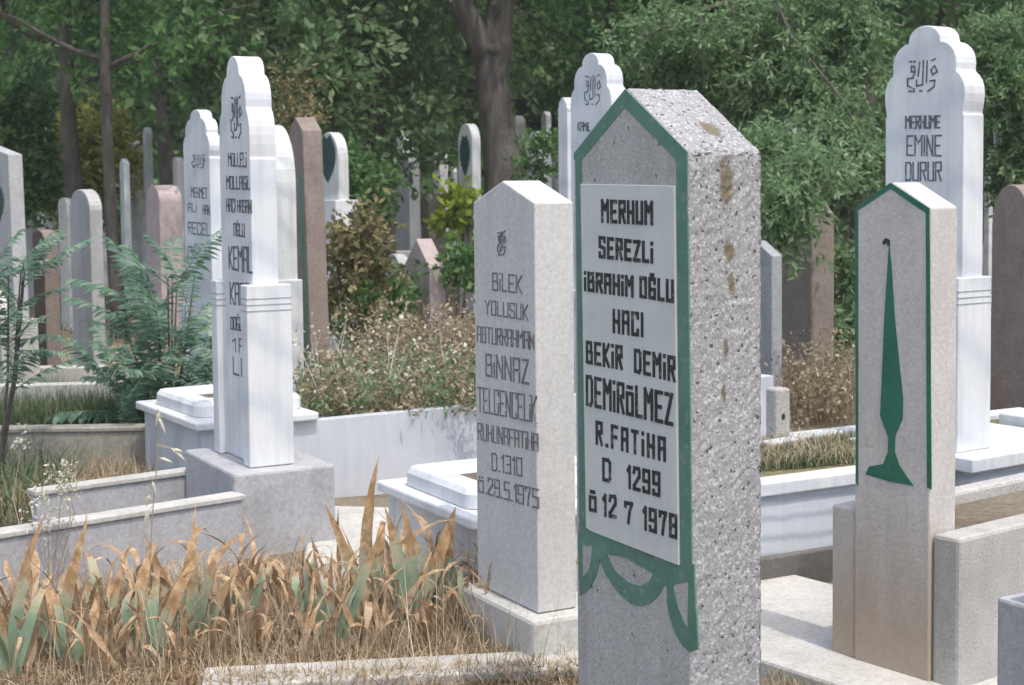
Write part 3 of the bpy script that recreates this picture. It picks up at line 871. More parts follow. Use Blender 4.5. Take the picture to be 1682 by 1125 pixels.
# corner post at the right edge of the photograph
pq = gd(1637, 980, 3.30)
cp = empty('kerb_post', Vector((pq.x, pq.y, 0)), RZ0, 'grey concrete grave corner post cut by the right edge of the picture', 'kerb post')
zt = pq.z
link('post', box_mesh(0, 0.36, 0.0, 0.12, -0.1, zt), M_CONCB, cp, bevel=0.008)
link('upper_block', box_mesh(0.075, 0.36, 0.01, 0.11, zt, zt + 0.125), M_CONCB, cp, bevel=0.01)

# ================================================================ middle-distance stones
def q(*a, **k): return Fit(*a, **k)
def sheaf(pts, mat=M_DGREEN):
    def f(e, fit):
        link('painted_sheaf', poly_px(fit, pts, 0, 0.004), mat, e)
    return f
f = q(449, 402, 487, 300, 205, z0=0, d=8.3, pym=330)
simple_stone('headstone', f, p_round, M_MARBG, 'weathered round topped pale gravestone directly behind the tallest left one', pedestal=(f.He * 0.60, 0.02, 0.02, M_MARBG))
f4 = q(509, 486, 541, 214, 190, z0=0, d=9.3, pym=420)
e4 = simple_stone('headstone', f4, p_gable, M_BROWN, 'tall leaning brown gravestone with a green stripe down its face', tilt=(0, 0))
e4.rotation_euler = (0, R(-3.0), f4.rz)
def green_strip(e, f):
    link('painted_stripe', prism([(f.W * 0.14, 0.2), (f.W * 0.36, 0.2), (f.W * 0.36, f.He * .84), (f.W * 0.14, f.He * .84)], -0.002, 0.001), M_GREEN, e)
green_strip(e4, f4)
f = q(556, 522, 573, 262, 217, z0=0, d=12, pym=280)
f.Hs = f.He
e5 = simple_stone('headstone', f, p_round, M_MARBG, 'white round topped gravestone with a dark green sheaf right of the leaning brown stone', extra=None)
def leafy(cx, z0, z1, w, n, y):
    V, F = [], []
    for i in range(n):
        t = i / (n - 1); z = z0 + (z1 - z0) * t; ww = w * (math.sin(math.pi * (0.12 + 0.76 * t)) ** 0.7)
        for s in (-1, 1):
            o = len(V)
            V += [(cx, y - .001 * i * 0.1, z - .02), (cx + s * ww, y, z + .05), (cx + s * ww * .8, y, z + .085), (cx, y - .001, z + .05)]
            F.append((o, o + 1, o + 2, o + 3))
    return mesh_py('sheaf', V, F)
hh = (f.Ha - 0) 
link('painted_sheaf', leafy(0, hh * 0.78, hh * .94, f.W * .40, 12, -0.006), M_DGREEN, e5)
link('pedestal', box_mesh(-f.W / 2 - .03, f.W / 2 + .05, -.05, f.T + .06, -0.05, hh * .69), M_MARB, e5, bevel=.006)
f = q(706, 664, 732, 440, 392, z0=0, d=12, pym=470)
simple_stone('headstone', f, p_gable, M_PINK, 'short pink pointed gravestone rising from the dry weeds left of the pale pointed stone')
f = q(658, 632, 676, 452, 417, z0=0, d=13.5, pym=470)
simple_stone('headstone', f, p_round, M_GREYS, 'short dark grey round gravestone just behind the pink one')
# far left cluster
f = q(21, -40, 45, 264, 238, z0=0, d=8.6, pym=330)
e = simple_stone('headstone', f, p_gable, M_GREYS, 'grey pointed gravestone with dark sheaf cut by the left edge', pedestal=(f.He * .36, .03, .04, M_CONC))
e.rotation_euler = (0, R(-4), f.rz)
link('painted_sheaf', leafy(0.0, f.Ha * .66, f.Ha * .82, f.W * .38, 9, -0.006), M_DGREEN, e)
f = q(2, -40, 16, 520, 462, z0=0, d=7.9, pym=560)
simple_stone('headstone', f, p_round, M_CONC, 'small pale round gravestone low at the left edge')
f = q(74, 55, 98, 392, 377, z0=0, d=9.4, pym=480)
simple_stone('headstone', f, p_round, M_BROWN, 'narrow brown round topped gravestone second from the left edge')
f = q(150, 117, 171, 345, 311, z0=0, d=10.0, pym=450)
simple_stone('headstone', f, p_round, M_GREYS, 'slim blue grey round topped gravestone left of the feathery green plant')
f = q(262, 240, 299, 330, 304, z0=0, d=13, pym=350)
simple_stone('headstone', f, p_round, M_PINK, 'squat pink round topped gravestone behind the feathery green plant')
f = q(221, 211, 236, 240, 230, z0=0, d=19, pym=300)
simple_stone('headstone', f, p_round, M_MARBG, 'thin grey gravestone far back left of the narrow white one')
f = q(242, 236, 252, 222, 209, z0=0, d=18, pym=290)
simple_stone('headstone', f, p_lobed, M_MARB, 'narrow bright white gravestone far back among the trees at left', pedestal=(f.He * .5, .02, .03, M_MARB))
f = q(73, 63, 90, 216, 202, z0=0, d=23, pym=290)
simple_stone('headstone', f, p_lobed, M_MARBG, 'pale gravestone far back between yellow green bushes at left', pedestal=(f.He * .6, .02, .03, M_MARBG))
f = q(110, 96, 120, 336, 325, z0=0, d=14, pym=360)
simple_stone('headstone', f, p_round, M_CONC, 'small pale gravestone half hidden behind the slim blue grey one')
f = q(291, 284, 302, 266, 258, z0=0, d=16, pym=290)
simple_stone('headstone', f, p_round, M_CAST, 'cream gravestone showing just left of the leaf covered white one')
# middle, under the trees
f = q(776, 753, 790, 232, 203, z0=0, d=15, pym=280)
e = simple_stone('headstone', f, p_round, M_MARBG, 'grey round topped gravestone with carved leaves left of the big trunk')
link('painted_sheaf', leafy(0, f.Ha * .74, f.Ha * .90, f.W * .4, 8, -0.006), M_DGREEN, e)
f = q(704, 692, 733, 330, 318, z0=0, d=17, pym=350)
simple_stone('headstone', f, p_round, M_TAN, 'dark brown stubby gravestone in the shade left of the grey carved one')
f = q(641, 636, 650, 294, 285, z0=0, d=17, pym=330)
simple_stone('headstone', f, p_gable, M_TAN, 'thin tan post shaped gravestone in the shade')
f = q(672, 650, 690, 266, 250, z0=0, d=24, pym=300)
simple_stone('headstone', f, p_round, M_BLUES, 'far blue grey gravestone dimly seen under the trees')
f = q(660, 652, 672, 196, 190, z0=0, d=26, pym=230)
simple_stone('headstone', f, p_lobed, M_MARB, 'far white gravestone showing through the leaves left of the trunk')
f = q(850, 836, 864, 205, 190, z0=0, d=21, pym=250)
simple_stone('headstone', f, p_round, M_CAST, 'pale gravestone peeping out right of the big trunk')
f = q(884, 866, 898, 240, 216, z0=0, d=14, pym=260)
simple_stone('headstone', f, p_lobed, M_MARBG, 'pale flower carved gravestone between the trunk and the white stones', pedestal=(f.He * .74, .03, .04, M_MARBG))
f = q(897, 889, 906, 196, 183, z0=0, d=18, pym=230)
simple_stone('headstone', f, p_round, M_MARB, 'small white upright marker behind the flower carved stone')
f = q(932, 917, 946, 186, 160, z0=0, d=10.5, pym=220)
simple_stone('headstone', f, p_lobed, M_MARB, 'white stepped gravestone partly hidden left of the one behind the near apex')
# right side
f = q(1268, 1215, 1285, 420, 395, z0=0, d=8.2, pym=480)
simple_stone('headstone', f, p_gable, M_BLUES, 'blue grey gravestone edge seen just right of the near terrazzo stone')
f = q(1333, 1283, 1371, 352, 318, z0=0, d=9.2, pym=480)
simple_stone('headstone', f, p_gable, M_TAN, 'tan brown pointed gravestone under the hanging branches at right', bevel=0.012)
f = q(1690, 1628, 1730, 370, 303, z0=0, d=8.0, pym=480)
simple_stone('headstone', f, p_round, M_BROWN, 'brown round topped gravestone at the right edge beyond the tall white stone')
f = q(1640, 1632, 1645, 200, 190, z0=0, d=17, pym=230)
simple_stone('headstone', f, p_round, M_MARB, 'thin far white gravestone among leaves right of the tall white stone')
f = q(1300, 1284, 1316, 206, 188, z0=0, d=16, pym=230)
simple_stone('headstone', f, p_lobed, M_MARBG, 'pale far gravestone seen through the hanging branches')
f = q(1330, 1318, 1350, 250, 240, z0=0, d=15, pym=270)
simple_stone('headstone', f, p_round, M_MARB, 'white far gravestone behind the branches, nearest the dark trunk')
hp_ = gz(1262, 722, 0.34)
sp = empty('short_post', Vector((hp_.x, hp_.y, 0)), RZ0, 'short terrazzo post with a drilled hole beside the near stone', 'post')
link('post', box_mesh(-0.02, 0.045, 0, 0.07, 0, 0.34 + 0.195), M_TERR2, sp, bevel=0.01)
V, F = tube([(0.05, -0.002, 0.42), (0.05, 0.004, 0.42)], [0.012, 0.012], 10)
hp2 = link('hole', mesh_py('hole', [(0.0465, 0.035 + .009 * math.cos(a), 0.43 + .012 * math.sin(a)) for a in np.linspace(0, 6.28, 11)[:-1]], [tuple(range(10))]), M_BLACK, sp)  # flat black disc, the shade inside the hole put into its colour

for (ed, le, ri, ea, ap, d, pf, mt, lb) in [
    (166, 158, 176, 236, 226, 20, p_round, M_MARBG, 'pale far gravestone between the two dark thin trunks at left'),
    (50, 40, 60, 262, 252, 17, p_round, M_CONC, 'pale squat far gravestone right of the grey edge stone'),
    (204, 197, 214, 268, 260, 16, p_gable, M_MARB, 'small white pointed gravestone right of the second thin trunk'),
    (600, 594, 610, 242, 232, 19, p_round, M_MARBG, 'pale far gravestone just right of the stone with the dark sheaf'),
    (625, 618, 634, 300, 290, 22, p_round, M_GREYS, 'grey far gravestone low behind the yellow brown shrub'),
    (722, 712, 736, 262, 250, 24, p_round, M_MARBG, 'pale far gravestone left of the grey carved one'),
    (745, 740, 752, 282, 274, 21, p_gable, M_MARB, 'small white far gravestone touching the left of the carved one'),
    (912, 906, 921, 250, 240, 20, p_round, M_MARBG, 'grey far gravestone directly left of the white stepped ones'),
    (1345, 1338, 1356, 225, 214, 19, p_round, M_MARBG, 'faint far gravestone beside the dark trunk at right'),
    (1625, 1616, 1634, 262, 252, 15, p_round, M_MARBG, 'pale gravestone squeezed right of the tall white stone shaft'),
]:
    simple_stone('headstone', Fit(ed, le, ri, ea, ap, z0=0, d=d, pym=ea + 40), pf, mt, lb)

pg = [gz(a, b, 0.0) for a, b in ((520, 838), (760, 845), (800, 1000), (480, 1000))]
pv_ = empty('paving_slab', (pg[0].x, pg[0].y, 0), 0, 'worn pale concrete paving between the grey plinth and the low white topped grave', 'paving')
cs = [(p_.x - pg[0].x, p_.y - pg[0].y) for p_ in pg]
link('slab', fix_normals(mesh_py('slab', [(x, y, z) for z in (-0.06, 0.022) for x, y in cs], [(0, 3, 2, 1), (4, 5, 6, 7), (0, 1, 5, 4), (1, 2, 6, 5), (2, 3, 7, 6), (3, 0, 4, 7)])), M_CONC, pv_, bevel=0.01)

# ================================================================ vegetation
def pal(*c): return [(0.2 + 0.6 * i / (len(c) - 1), x) for i, x in enumerate(c)]
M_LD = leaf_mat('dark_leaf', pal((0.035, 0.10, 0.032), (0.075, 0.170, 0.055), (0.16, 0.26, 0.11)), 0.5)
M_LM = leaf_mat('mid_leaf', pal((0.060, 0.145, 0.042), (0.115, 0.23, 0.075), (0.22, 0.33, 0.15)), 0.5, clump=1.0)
M_LL = leaf_mat('grey_green_leaf', pal((0.11, 0.20, 0.085), (0.19, 0.30, 0.14), (0.33, 0.42, 0.25)), 0.5)
M_LB = leaf_mat('blue_green_leaf', pal((0.11, 0.21, 0.14), (0.19, 0.31, 0.215), (0.31, 0.42, 0.32)), 0.5)
M_LY = leaf_mat('yellow_green_leaf', pal((0.20, 0.24, 0.05), (0.38, 0.40, 0.10), (0.55, 0.54, 0.24)), 0.5)  # leaf colour raised so the shaded bush looks sunlit
M_LBR = leaf_mat('bright_shrub_leaf', pal((0.17, 0.25, 0.03), (0.28, 0.36, 0.05), (0.36, 0.42, 0.10)), 0.5)
M_LA = leaf_mat('autumn_leaf', pal((0.13, 0.14, 0.06), (0.24, 0.22, 0.11), (0.38, 0.32, 0.19)), 0.35, clump=3)
M_STRAW = leaf_mat('straw', pal((0.24, 0.17, 0.10), (0.44, 0.345, 0.22), (0.66, 0.57, 0.42)), 0.25, clump=4)
M_STRAWB = leaf_mat('brown_straw', pal((0.15, 0.095, 0.055), (0.28, 0.18, 0.10), (0.42, 0.31, 0.20)), 0.25, clump=4)
M_WEED = leaf_mat('dry_weed', pal((0.16, 0.14, 0.07), (0.31, 0.25, 0.16), (0.52, 0.44, 0.33)), 0.3, clump=5)
M_GRASS = leaf_mat('green_grass', pal((0.06, 0.10, 0.045), (0.11, 0.16, 0.08), (0.21, 0.23, 0.13)), 0.3, clump=4)
M_PALEG = leaf_mat('pale_husk', pal((0.45, 0.42, 0.30), (0.62, 0.60, 0.48), (0.75, 0.74, 0.64)), 0.35, clump=4)
M_IRIS = blade_mat('iris_leaf', (0.26, 0.37, 0.245), (0.42, 0.26, 0.13), (0.64, 0.48, 0.31), 0.56)
M_IRISD = blade_mat('iris_leaf_dry', (0.42, 0.31, 0.20), (0.46, 0.30, 0.17), (0.70, 0.56, 0.39), 0.35)
M_IRISG = blade_mat('iris_leaf_fresh', (0.20, 0.29, 0.14), (0.34, 0.30, 0.12), (0.52, 0.42, 0.22), 0.72)

def bark_mat(name, a, b_, c_):
    m, nt, b = new_mat(name, 0.9, 0.15)
    v = coords(nt, (1, 1, 0.35))
    f = noise(nt, v, 9, 8, 0.7, 0.6)
    nt.links.new(ramp(nt, f, [(0.3, a), (0.5, b_), (0.72, c_)]), b.inputs['Base Color'])
    bump(nt, b, f, 0.8, 0.03)
    return m
M_BARK = bark_mat('bark', (0.06, 0.053, 0.046), (0.115, 0.10, 0.09), (0.20, 0.18, 0.16))
M_BARKD = bark_mat('dark_bark', (0.05, 0.045, 0.04), (0.09, 0.08, 0.07), (0.15, 0.135, 0.12))

def unit(v): return v / np.maximum(np.linalg.norm(v, axis=1, keepdims=True), 1e-9)

def leaves_np(P, D, L, Wd, g):
    """rhombic leaves: P base points, D directions, L lengths, Wd widths"""
    n = len(P)
    r = unit(g.normal(size=(n, 3)))
    S = unit(np.cross(D, r))
    U = np.cross(S, D)
    mid = P + D * (L * 0.5)[:, None] + U * (L * 0.06)[:, None]
    V = np.stack([P, mid - S * (Wd / 2)[:, None], P + D * L[:, None], mid + S * (Wd / 2)[:, None]], 1).reshape(-1, 3)
    F = np.arange(n * 4).reshape(n, 4)
    return V, F

def sprig_cloud(C, rad, per, nl, slen, ll, lw, g, droop=0.35, spread=1.0):
    """clusters of leafy sprigs: C (k,3) centres, rad (k,) radii"""
    k = len(C)
    idx = np.repeat(np.arange(k), per)
    off = unit(g.normal(size=(len(idx), 3))) * (g.random(len(idx)) ** 0.45)[:, None]
    off[:, 2] *= 0.75
    base = C[idx] + off * rad[idx][:, None]
    d = unit(off * spread + g.normal(size=off.shape) * 0.6 + np.array([0, 0, -droop]))
    t = np.linspace(0.12, 1, nl)
    sl = slen * g.uniform(0.6, 1.3, len(idx))
    P = base[:, None, :] + d[:, None, :] * (t[None, :] * sl[:, None])[:, :, None]
    P[:, :, 2] -= (t ** 2)[None, :] * (0.3 * droop * sl)[:, None]
    P = P.reshape(-1, 3) + g.normal(size=(len(idx) * nl, 3)) * slen * 0.05
    D = unit(np.repeat(d, nl, 0) * 0.5 + g.normal(size=P.shape) * 0.7 + np.array([0, 0, -droop * 0.7]))
    L = ll * g.uniform(0.6, 1.3, len(P)); Wd = lw * g.uniform(0.7, 1.2, len(P))
    return leaves_np(P, D, L, Wd, g)

def cloud_mesh(name, C, rad, per, nl, slen, ll, lw, seed, droop=0.35, spread=1.0):
    g = np.random.default_rng(seed)
    V, F = sprig_cloud(np.array(C, float), np.array(rad, float), per, nl, slen, ll, lw, g, droop, spread)
    return mesh_np(name, V, F)

def crown_centres(n, cx, cy, cz, rx, ry, rz, g):
    o = unit(g.normal(size=(n, 3))) * (g.random(n) ** 0.38)[:, None]
    return np.array([cx, cy, cz]) + o * np.array([rx, ry, rz])

def tree(px, d, r, h, cz, rx, rz_, nclu, mat, label, seed, group=None, bark=M_BARKD, lean=0.0, per=30, nl=9, ll=0.12, lw=0.06, crad=0.55, limbs=6, slen=0.35, fork=None, py=300):
    p = gd(px, py, d); x, y = p.x, p.y
    g = np.random.default_rng(seed)
    e = empty('tree', (x, y, 0), 0, label, 'tree', group)
    parts = []
    st = random.getstate(); random.seed(seed)
    ph = random.uniform(0, 6)
    pts = [(lean * t * h * .5 + 0.06 * math.sin(ph + t * 5), 0.05 * math.cos(ph + t * 4), -0.1 + h * t) for t in np.linspace(0, 1, 14)]
    rad = [r * (1.35 - 0.45 * min(1, t * 8)) if t < 0.1 else r * (1 - 0.72 * t) for t in np.linspace(0, 1, 14)]
    parts.append(tube(pts, rad, 12, 0.07))
    for i in range(limbs):
        t0 = random.uniform(0.35, 0.8); b0 = Vector(pts[int(t0 * 13)])
        a = random.uniform(0, 6.28); ln = rx * random.uniform(0.6, 1.0)
        lp = [b0 + Vector((math.cos(a) * ln * s, math.sin(a) * ln * s, ln * (0.55 * s - 0.15 * s * s) + random.uniform(-.05, .05))) for s in np.linspace(0, 1, 6)]
        parts.append(tube(lp, [r * 0.42 * (1 - 0.8 * s) for s in np.linspace(0, 1, 6)], 6, 0.1))
    V, F = join(parts)
    link('trunk', mesh_py('trunk', V, F), bark, e, smooth=True)
    nclu = int(nclu * 0.62)
    C = crown_centres(nclu, 0, 0, cz, rx, rx * 0.9, rz_, g)
    C[:, 2] = np.maximum(C[:, 2], 1.0)
    link('crown', cloud_mesh('crown', C, g.uniform(0.6, 1.25, nclu) * crad, per, nl, slen, ll, lw, seed), mat, e)
    random.setstate(st)
    return e

# the big forked trunk
tp = gd(822, 300, 16)
big = empty('tree', (tp.x, tp.y, 0), 0, 'big tree with thick grey forked trunk in the middle behind the stones', 'tree')
def big_trunk():
    random.seed(5)
    def at(px, py, d=16):
        q_ = gd(px, py, d); return Vector((q_.x - tp.x, q_.y - tp.y, q_.z))
    m = 16 / 2500
    main_ = [(829, 560, 52), (829, 500, 44), (829, 400, 38), (829, 330, 36), (828, 290, 35), (822, 240, 33), (815, 190, 30), (808, 140, 29), (808, 100, 32), (814, 70, 33), (818, 40, 26), (824, 0, 25), (832, -60, 24), (842, -150, 22), (850, -280, 18), (858, -420, 10)]
    t1 = tube([at(a, b) for a, b, c in main_], [c * m * .92 for a, b, c in main_], 18, 0.05)
    left = [(806, 112, 14, 16), (792, 82, 20, 15.9), (776, 45, 21, 15.9), (756, 5, 21, 15.8), (738, -40, 19, 15.8), (715, -110, 17, 15.7), (690, -220, 12, 15.5), (680, -320, 7, 15.3)]
    t2 = tube([at(a, b, d) for a, b, c, d in left], [c * m for a, b, c, d in left], 12, 0.06)
    knots = []
    for (kx, ky, kr) in ((812, 82, 12),):
        c0 = at(kx, ky, 15.85)
        knots.append(tube([c0 + Vector((0, .12, 0)), c0 + Vector((0, 0, .0)), c0 + Vector((0, -.06, 0)), c0 + Vector((0, -.09, 0))], [kr * m * 1.2, kr * m * 1.15, kr * m * .8, kr * m * .3], 9, 0.12))
    right = [(832, 20, 14, 16), (860, -60, 12, 16.3), (900, -160, 9, 16.8), (960, -260, 6, 17.2)]
    t3 = tube([at(a, b, d) for a, b, c, d in right], [c * m for a, b, c, d in right], 8, 0.08)
    V, F = join([t1, t2, t3] + knots)
    return mesh_py('trunk', V, F)
tk = link('trunk', big_trunk(), M_BARK, big, smooth=True)
sb = tk.modifiers.new('sub', 'SUBSURF'); sb.levels = 1; sb.render_levels = 2
g0 = np.random.default_rng(3)
link('crown', cloud_mesh('crown', crown_centres(46, 0, 0.6, 6.8, 4.2, 3.2, 2.6, g0), g0.uniform(.5, 1.0, 46), 30, 9, .35, .12, .055, 33), M_LM, big)

# individual trees whose trunks show
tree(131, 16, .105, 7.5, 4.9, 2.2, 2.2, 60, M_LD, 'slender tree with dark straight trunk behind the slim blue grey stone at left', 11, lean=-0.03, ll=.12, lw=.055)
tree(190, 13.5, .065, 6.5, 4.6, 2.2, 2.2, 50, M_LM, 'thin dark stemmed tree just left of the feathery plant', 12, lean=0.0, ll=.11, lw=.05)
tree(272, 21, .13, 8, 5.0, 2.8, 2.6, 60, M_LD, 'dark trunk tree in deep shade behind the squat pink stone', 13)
tree(610, 17, .12, 7.5, 3.3, 2.3, 2.0, 80, M_LL, 'bushy low branched tree left of the big forked trunk', 14, per=34)  # paler leaf colour stands in for sunlit patches in the foliage
tree(440, 17, .12, 7.5, 3.8, 2.3, 2.1, 80, M_LL, 'leafy tree directly behind the tallest left gravestone', 15, per=34)  # sunlit patch put into the colour: the paler leaf material again
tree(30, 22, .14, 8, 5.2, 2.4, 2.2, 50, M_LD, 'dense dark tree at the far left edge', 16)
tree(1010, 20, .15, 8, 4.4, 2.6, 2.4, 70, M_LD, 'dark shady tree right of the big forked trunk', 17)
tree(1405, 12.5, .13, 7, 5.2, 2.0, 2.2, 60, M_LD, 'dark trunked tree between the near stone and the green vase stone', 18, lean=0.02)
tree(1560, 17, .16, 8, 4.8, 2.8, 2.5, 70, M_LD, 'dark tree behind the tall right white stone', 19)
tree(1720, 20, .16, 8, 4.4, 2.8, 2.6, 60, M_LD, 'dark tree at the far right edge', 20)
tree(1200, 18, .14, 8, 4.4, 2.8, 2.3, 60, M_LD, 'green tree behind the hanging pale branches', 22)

# the pale tree whose branches hang in front at right
def hanging_tree():
    p = gd(1195, 300, 11.6)
    e = empty('tree', (p.x, p.y, 0), 0, 'grey green tree with drooping leafy branches beside the near stone at right', 'tree')
    def at(px, py, d): q_ = gd(px, py, d); return Vector((q_.x - p.x, q_.y - p.y, q_.z))
    random.seed(9)
    br = [([(1195, 560, 11.6), (1198, 400, 11.6), (1203, 240, 11.6), (1200, 100, 11.5), (1204, -60, 11.4), (1215, -300, 11.3)], .035, .02),
          ([(1203, 140, 11.6), (1240, 60, 11.2), (1300, -10, 10.8), (1390, -60, 10.5)], .02, .008),
          ([(1150, -150, 10.9), (1148, -20, 10.8), (1152, 60, 10.7), (1158, 150, 10.6)], .012, .005),
          ([(1203, 230, 11.5), (1262, 225, 11), (1330, 260, 10.7), (1400, 300, 10.5)], .022, .006),
          ([(1230, -100, 10.8), (1300, 60, 10.4), (1380, 160, 10.2), (1425, 240, 10.1)], .016, .005),
          ([(1262, 260, 11), (1290, 310, 9.2), (1295, 380, 8.7)], .012, .004),
          ([(1200, 0, 11.4), (1120, 30, 11), (1060, 60, 10.8)], .018, .006)]
    parts = [tube([at(*q_) for q_ in b], [r0_ + (r1_ - r0_) * i / (len(b) - 1) for i in range(len(b))], 7, 0.1) for b, r0_, r1_ in br]
    V, F = join(parts)
    link('trunk', mesh_py('trunk', V, F), M_BARK, e, smooth=True)
    masses = [(1215, 70, 11.0, .62, .42, 44), (1090, 70, 11.2, .45, .35, 22), (1330, 120, 10.6, .52, .30, 32), (1365, 225, 10.2, .26, .24, 24), (1225, 200, 10.9, .30, .30, 17), (1288, 335, 8.7, .09, .20, 13), (1340, 275, 8.8, .16, .08, 8), (1275, 235, 9.6, .18, .14, 14), (1425, 265, 10.2, .12, .14, 12), (1340, 20, 10.8, .45, .25, 30), (1385, 70, 10.8, .15, .12, 8)]
    C, Rr = [], []
    g = np.random.default_rng(44)
    for (px, py, d, rx, rz_, n) in masses:
        c = at(px, py, d)
        o = unit(g.normal(size=(n, 3))) * (g.random(n) ** 0.45)[:, None]
        for q_ in o:
            C.append((c.x + q_[0] * rx, c.y + q_[1] * rx * 0.8, c.z + q_[2] * rz_)); Rr.append(g.uniform(.07, .14))
    link('crown', cloud_mesh('crown', C, Rr, 11, 15, .20, .062, .022, 45, droop=0.5), M_LL, e)
    return e
hanging_tree()

# shrubs
def shrub(name, px, py, d, masses, mat, label, seed, per=14, nl=10, slen=.2, ll=.07, lw=.03, droop=0.1, stems=5, bark=M_BARKD, cat='shrub', z0=0.0, crad=(.08, .16), sr=1.0):
    p = gd(px, py, d)
    e = empty(name, (p.x, p.y, z0), 0, label, cat)
    def at(a, b, dd): q_ = gd(a, b, dd); return Vector((q_.x - p.x, q_.y - p.y, q_.z - z0))
    g = np.random.default_rng(seed); C, Rr = [], []
    random.seed(seed)
    parts = []
    for (mx, my, rx, rz_, n) in masses:
        c = at(mx, my, d)
        for q_ in unit(g.normal(size=(n, 3))) * (g.random(n) ** 0.4)[:, None]:
            C.append((c.x + q_[0] * rx, c.y + q_[1] * rx, max(0.03, c.z + q_[2] * rz_))); Rr.append(g.uniform(*crad))
    for i in range(stems):
        t = Vector(random.choice(C)); b0 = Vector((random.uniform(-.08, .08), random.uniform(-.08, .08), -0.05))
        mdl = (b0 + t) / 2 + Vector((random.uniform(-.08, .08), 0, .08))
        parts.append(tube([b0, mdl, t], [.011 * sr, .008 * sr, .004 * sr], 5, .1))
    V, F = join(parts)
    link('stem', mesh_py('stem', V, F), bark, e)
    link('foliage', cloud_mesh('foliage', C, Rr, per, nl, slen, ll, lw, seed + 1, droop=droop), mat, e)
    return e
shrub('shrub', 130, 300, 18.5, [(95, 270, .55, .65, 26), (140, 300, .6, .5, 26), (165, 240, .3, .5, 16)], M_LY, 'yellow green bush coloured as sunlit between the thin trunks at left', 51, ll=.09, lw=.05, crad=(.15, .28), per=16)
shrub('shrub', 25, 220, 17, [(20, 200, .45, .55, 26), (45, 300, .4, .5, 22)], M_LM, 'olive green bush behind the grey stone at the left edge', 52, ll=.1, lw=.05, crad=(.15, .28), per=16)
shrub('shrub', 755, 350, 15, [(755, 343, .13, .13, 12)], M_LBR, 'small bright yellow green shrub left of the pale stone', 53, ll=.1, lw=.07, crad=(.05, .1), per=8, nl=6)
shrub('shrub', 595, 460, 10, [(595, 385, .18, .08, 9), (568, 430, .12, .12, 9), (612, 425, .12, .08, 6), (560, 500, .10, .12, 6)], M_LA, 'yellow brown leaved shrub right of the leaning brown stone', 54, ll=.06, lw=.035, crad=(.05, .1), per=6)
shrub('shrub', 625, 490, 12, [(615, 490, .20, .14, 14), (770, 430, .15, .08, 5), (590, 520, .2, .2, 10)], M_LM, 'dark green bush around the short pink stone', 55, ll=.07, lw=.04)
shrub('shrub', 485, 190, 12.5, [(483, 160, .05, .2, 8), (470, 200, .1, .15, 6), (505, 190, .08, .08, 5)], M_LA, 'dried seed heads of a tall weed above the weathered stone', 56, ll=.05, lw=.02, crad=(.03, .06), per=8, cat='weed')
shrub('shrub', 585, 300, 15, [(590, 300, .25, .3, 18), (575, 340, .18, .15, 12)], M_LM, 'green bush behind the stone with the dark sheaf', 57, ll=.08, lw=.045, crad=(.1, .18))
shrub('shrub', 560, 310, 21, [(560, 310, .5, .4, 20)], M_LM, 'dark undergrowth bush in shade left of the big trunk', 58, ll=.12, lw=.07, crad=(.15, .3), per=16)
shrub('shrub', 1650, 200, 11, [(1655, 130, .30, .34, 40), (1690, 240, .25, .3, 26), (1640, 70, .16, .15, 10), (1665, 290, .2, .15, 14)], M_LL, 'grey green leafy branches right of the tall white stone', 59, per=12, nl=14, ll=.06, lw=.022, crad=(.06, .12), stems=6)
shrub('shrub', 1385, 470, 10, [(1385, 440, .12, .12, 10), (1370, 530, .15, .22, 16), (1350, 600, .2, .15, 14)], M_LL, 'green weeds between the tan stone and the green vase stone', 60, per=10, ll=.07, lw=.025, crad=(.05, .1))
shrub('shrub', 1250, 330, 14, [(1265, 300, .3, .35, 24), (1320, 290, .25, .2, 16)], M_LM, 'low green bush under the hanging branches', 61, ll=.08, lw=.04, crad=(.1, .18))
shrub('shrub', 890, 260, 13.5, [(885, 238, .07, .05, 8), (880, 280, .08, .08, 6)], M_LM, 'green creeper on the flower carved stone', 62, ll=.05, lw=.03, crad=(.03, .06), per=7)
shrub('shrub', 1500, 500, 11, [(1560, 560, .5, .3, 10), (1665, 660, .2, .08, 12)], M_WEED, 'dry weeds behind the tall right white stone', 63, ll=.05, lw=.02, crad=(.05, .1), per=8)

# far wood: a mass nobody could count
def far_wood():
    g = np.random.default_rng(70)
    n = 420
    C = np.stack([g.uniform(-26, 30, n), g.uniform(29, 38, n), g.random(n) ** 0.8 * 10.5 + 0.3], 1)
    return cloud_mesh('far_wood', C, g.uniform(.9, 1.7, n), 36, 7, .5, .34, .20, 71)
tag(link('far_wood', far_wood(), M_LM), 'dense dark green wood closing off the view behind all the trees', 'wood', kind='stuff')
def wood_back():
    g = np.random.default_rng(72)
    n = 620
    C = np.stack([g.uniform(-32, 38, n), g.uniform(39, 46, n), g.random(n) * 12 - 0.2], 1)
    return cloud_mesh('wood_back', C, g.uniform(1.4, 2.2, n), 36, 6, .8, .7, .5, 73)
tag(link('woodland_background', wood_back(), M_LD), 'deepest dark woodland filling the gaps in the far wood', 'wood', kind='stuff')

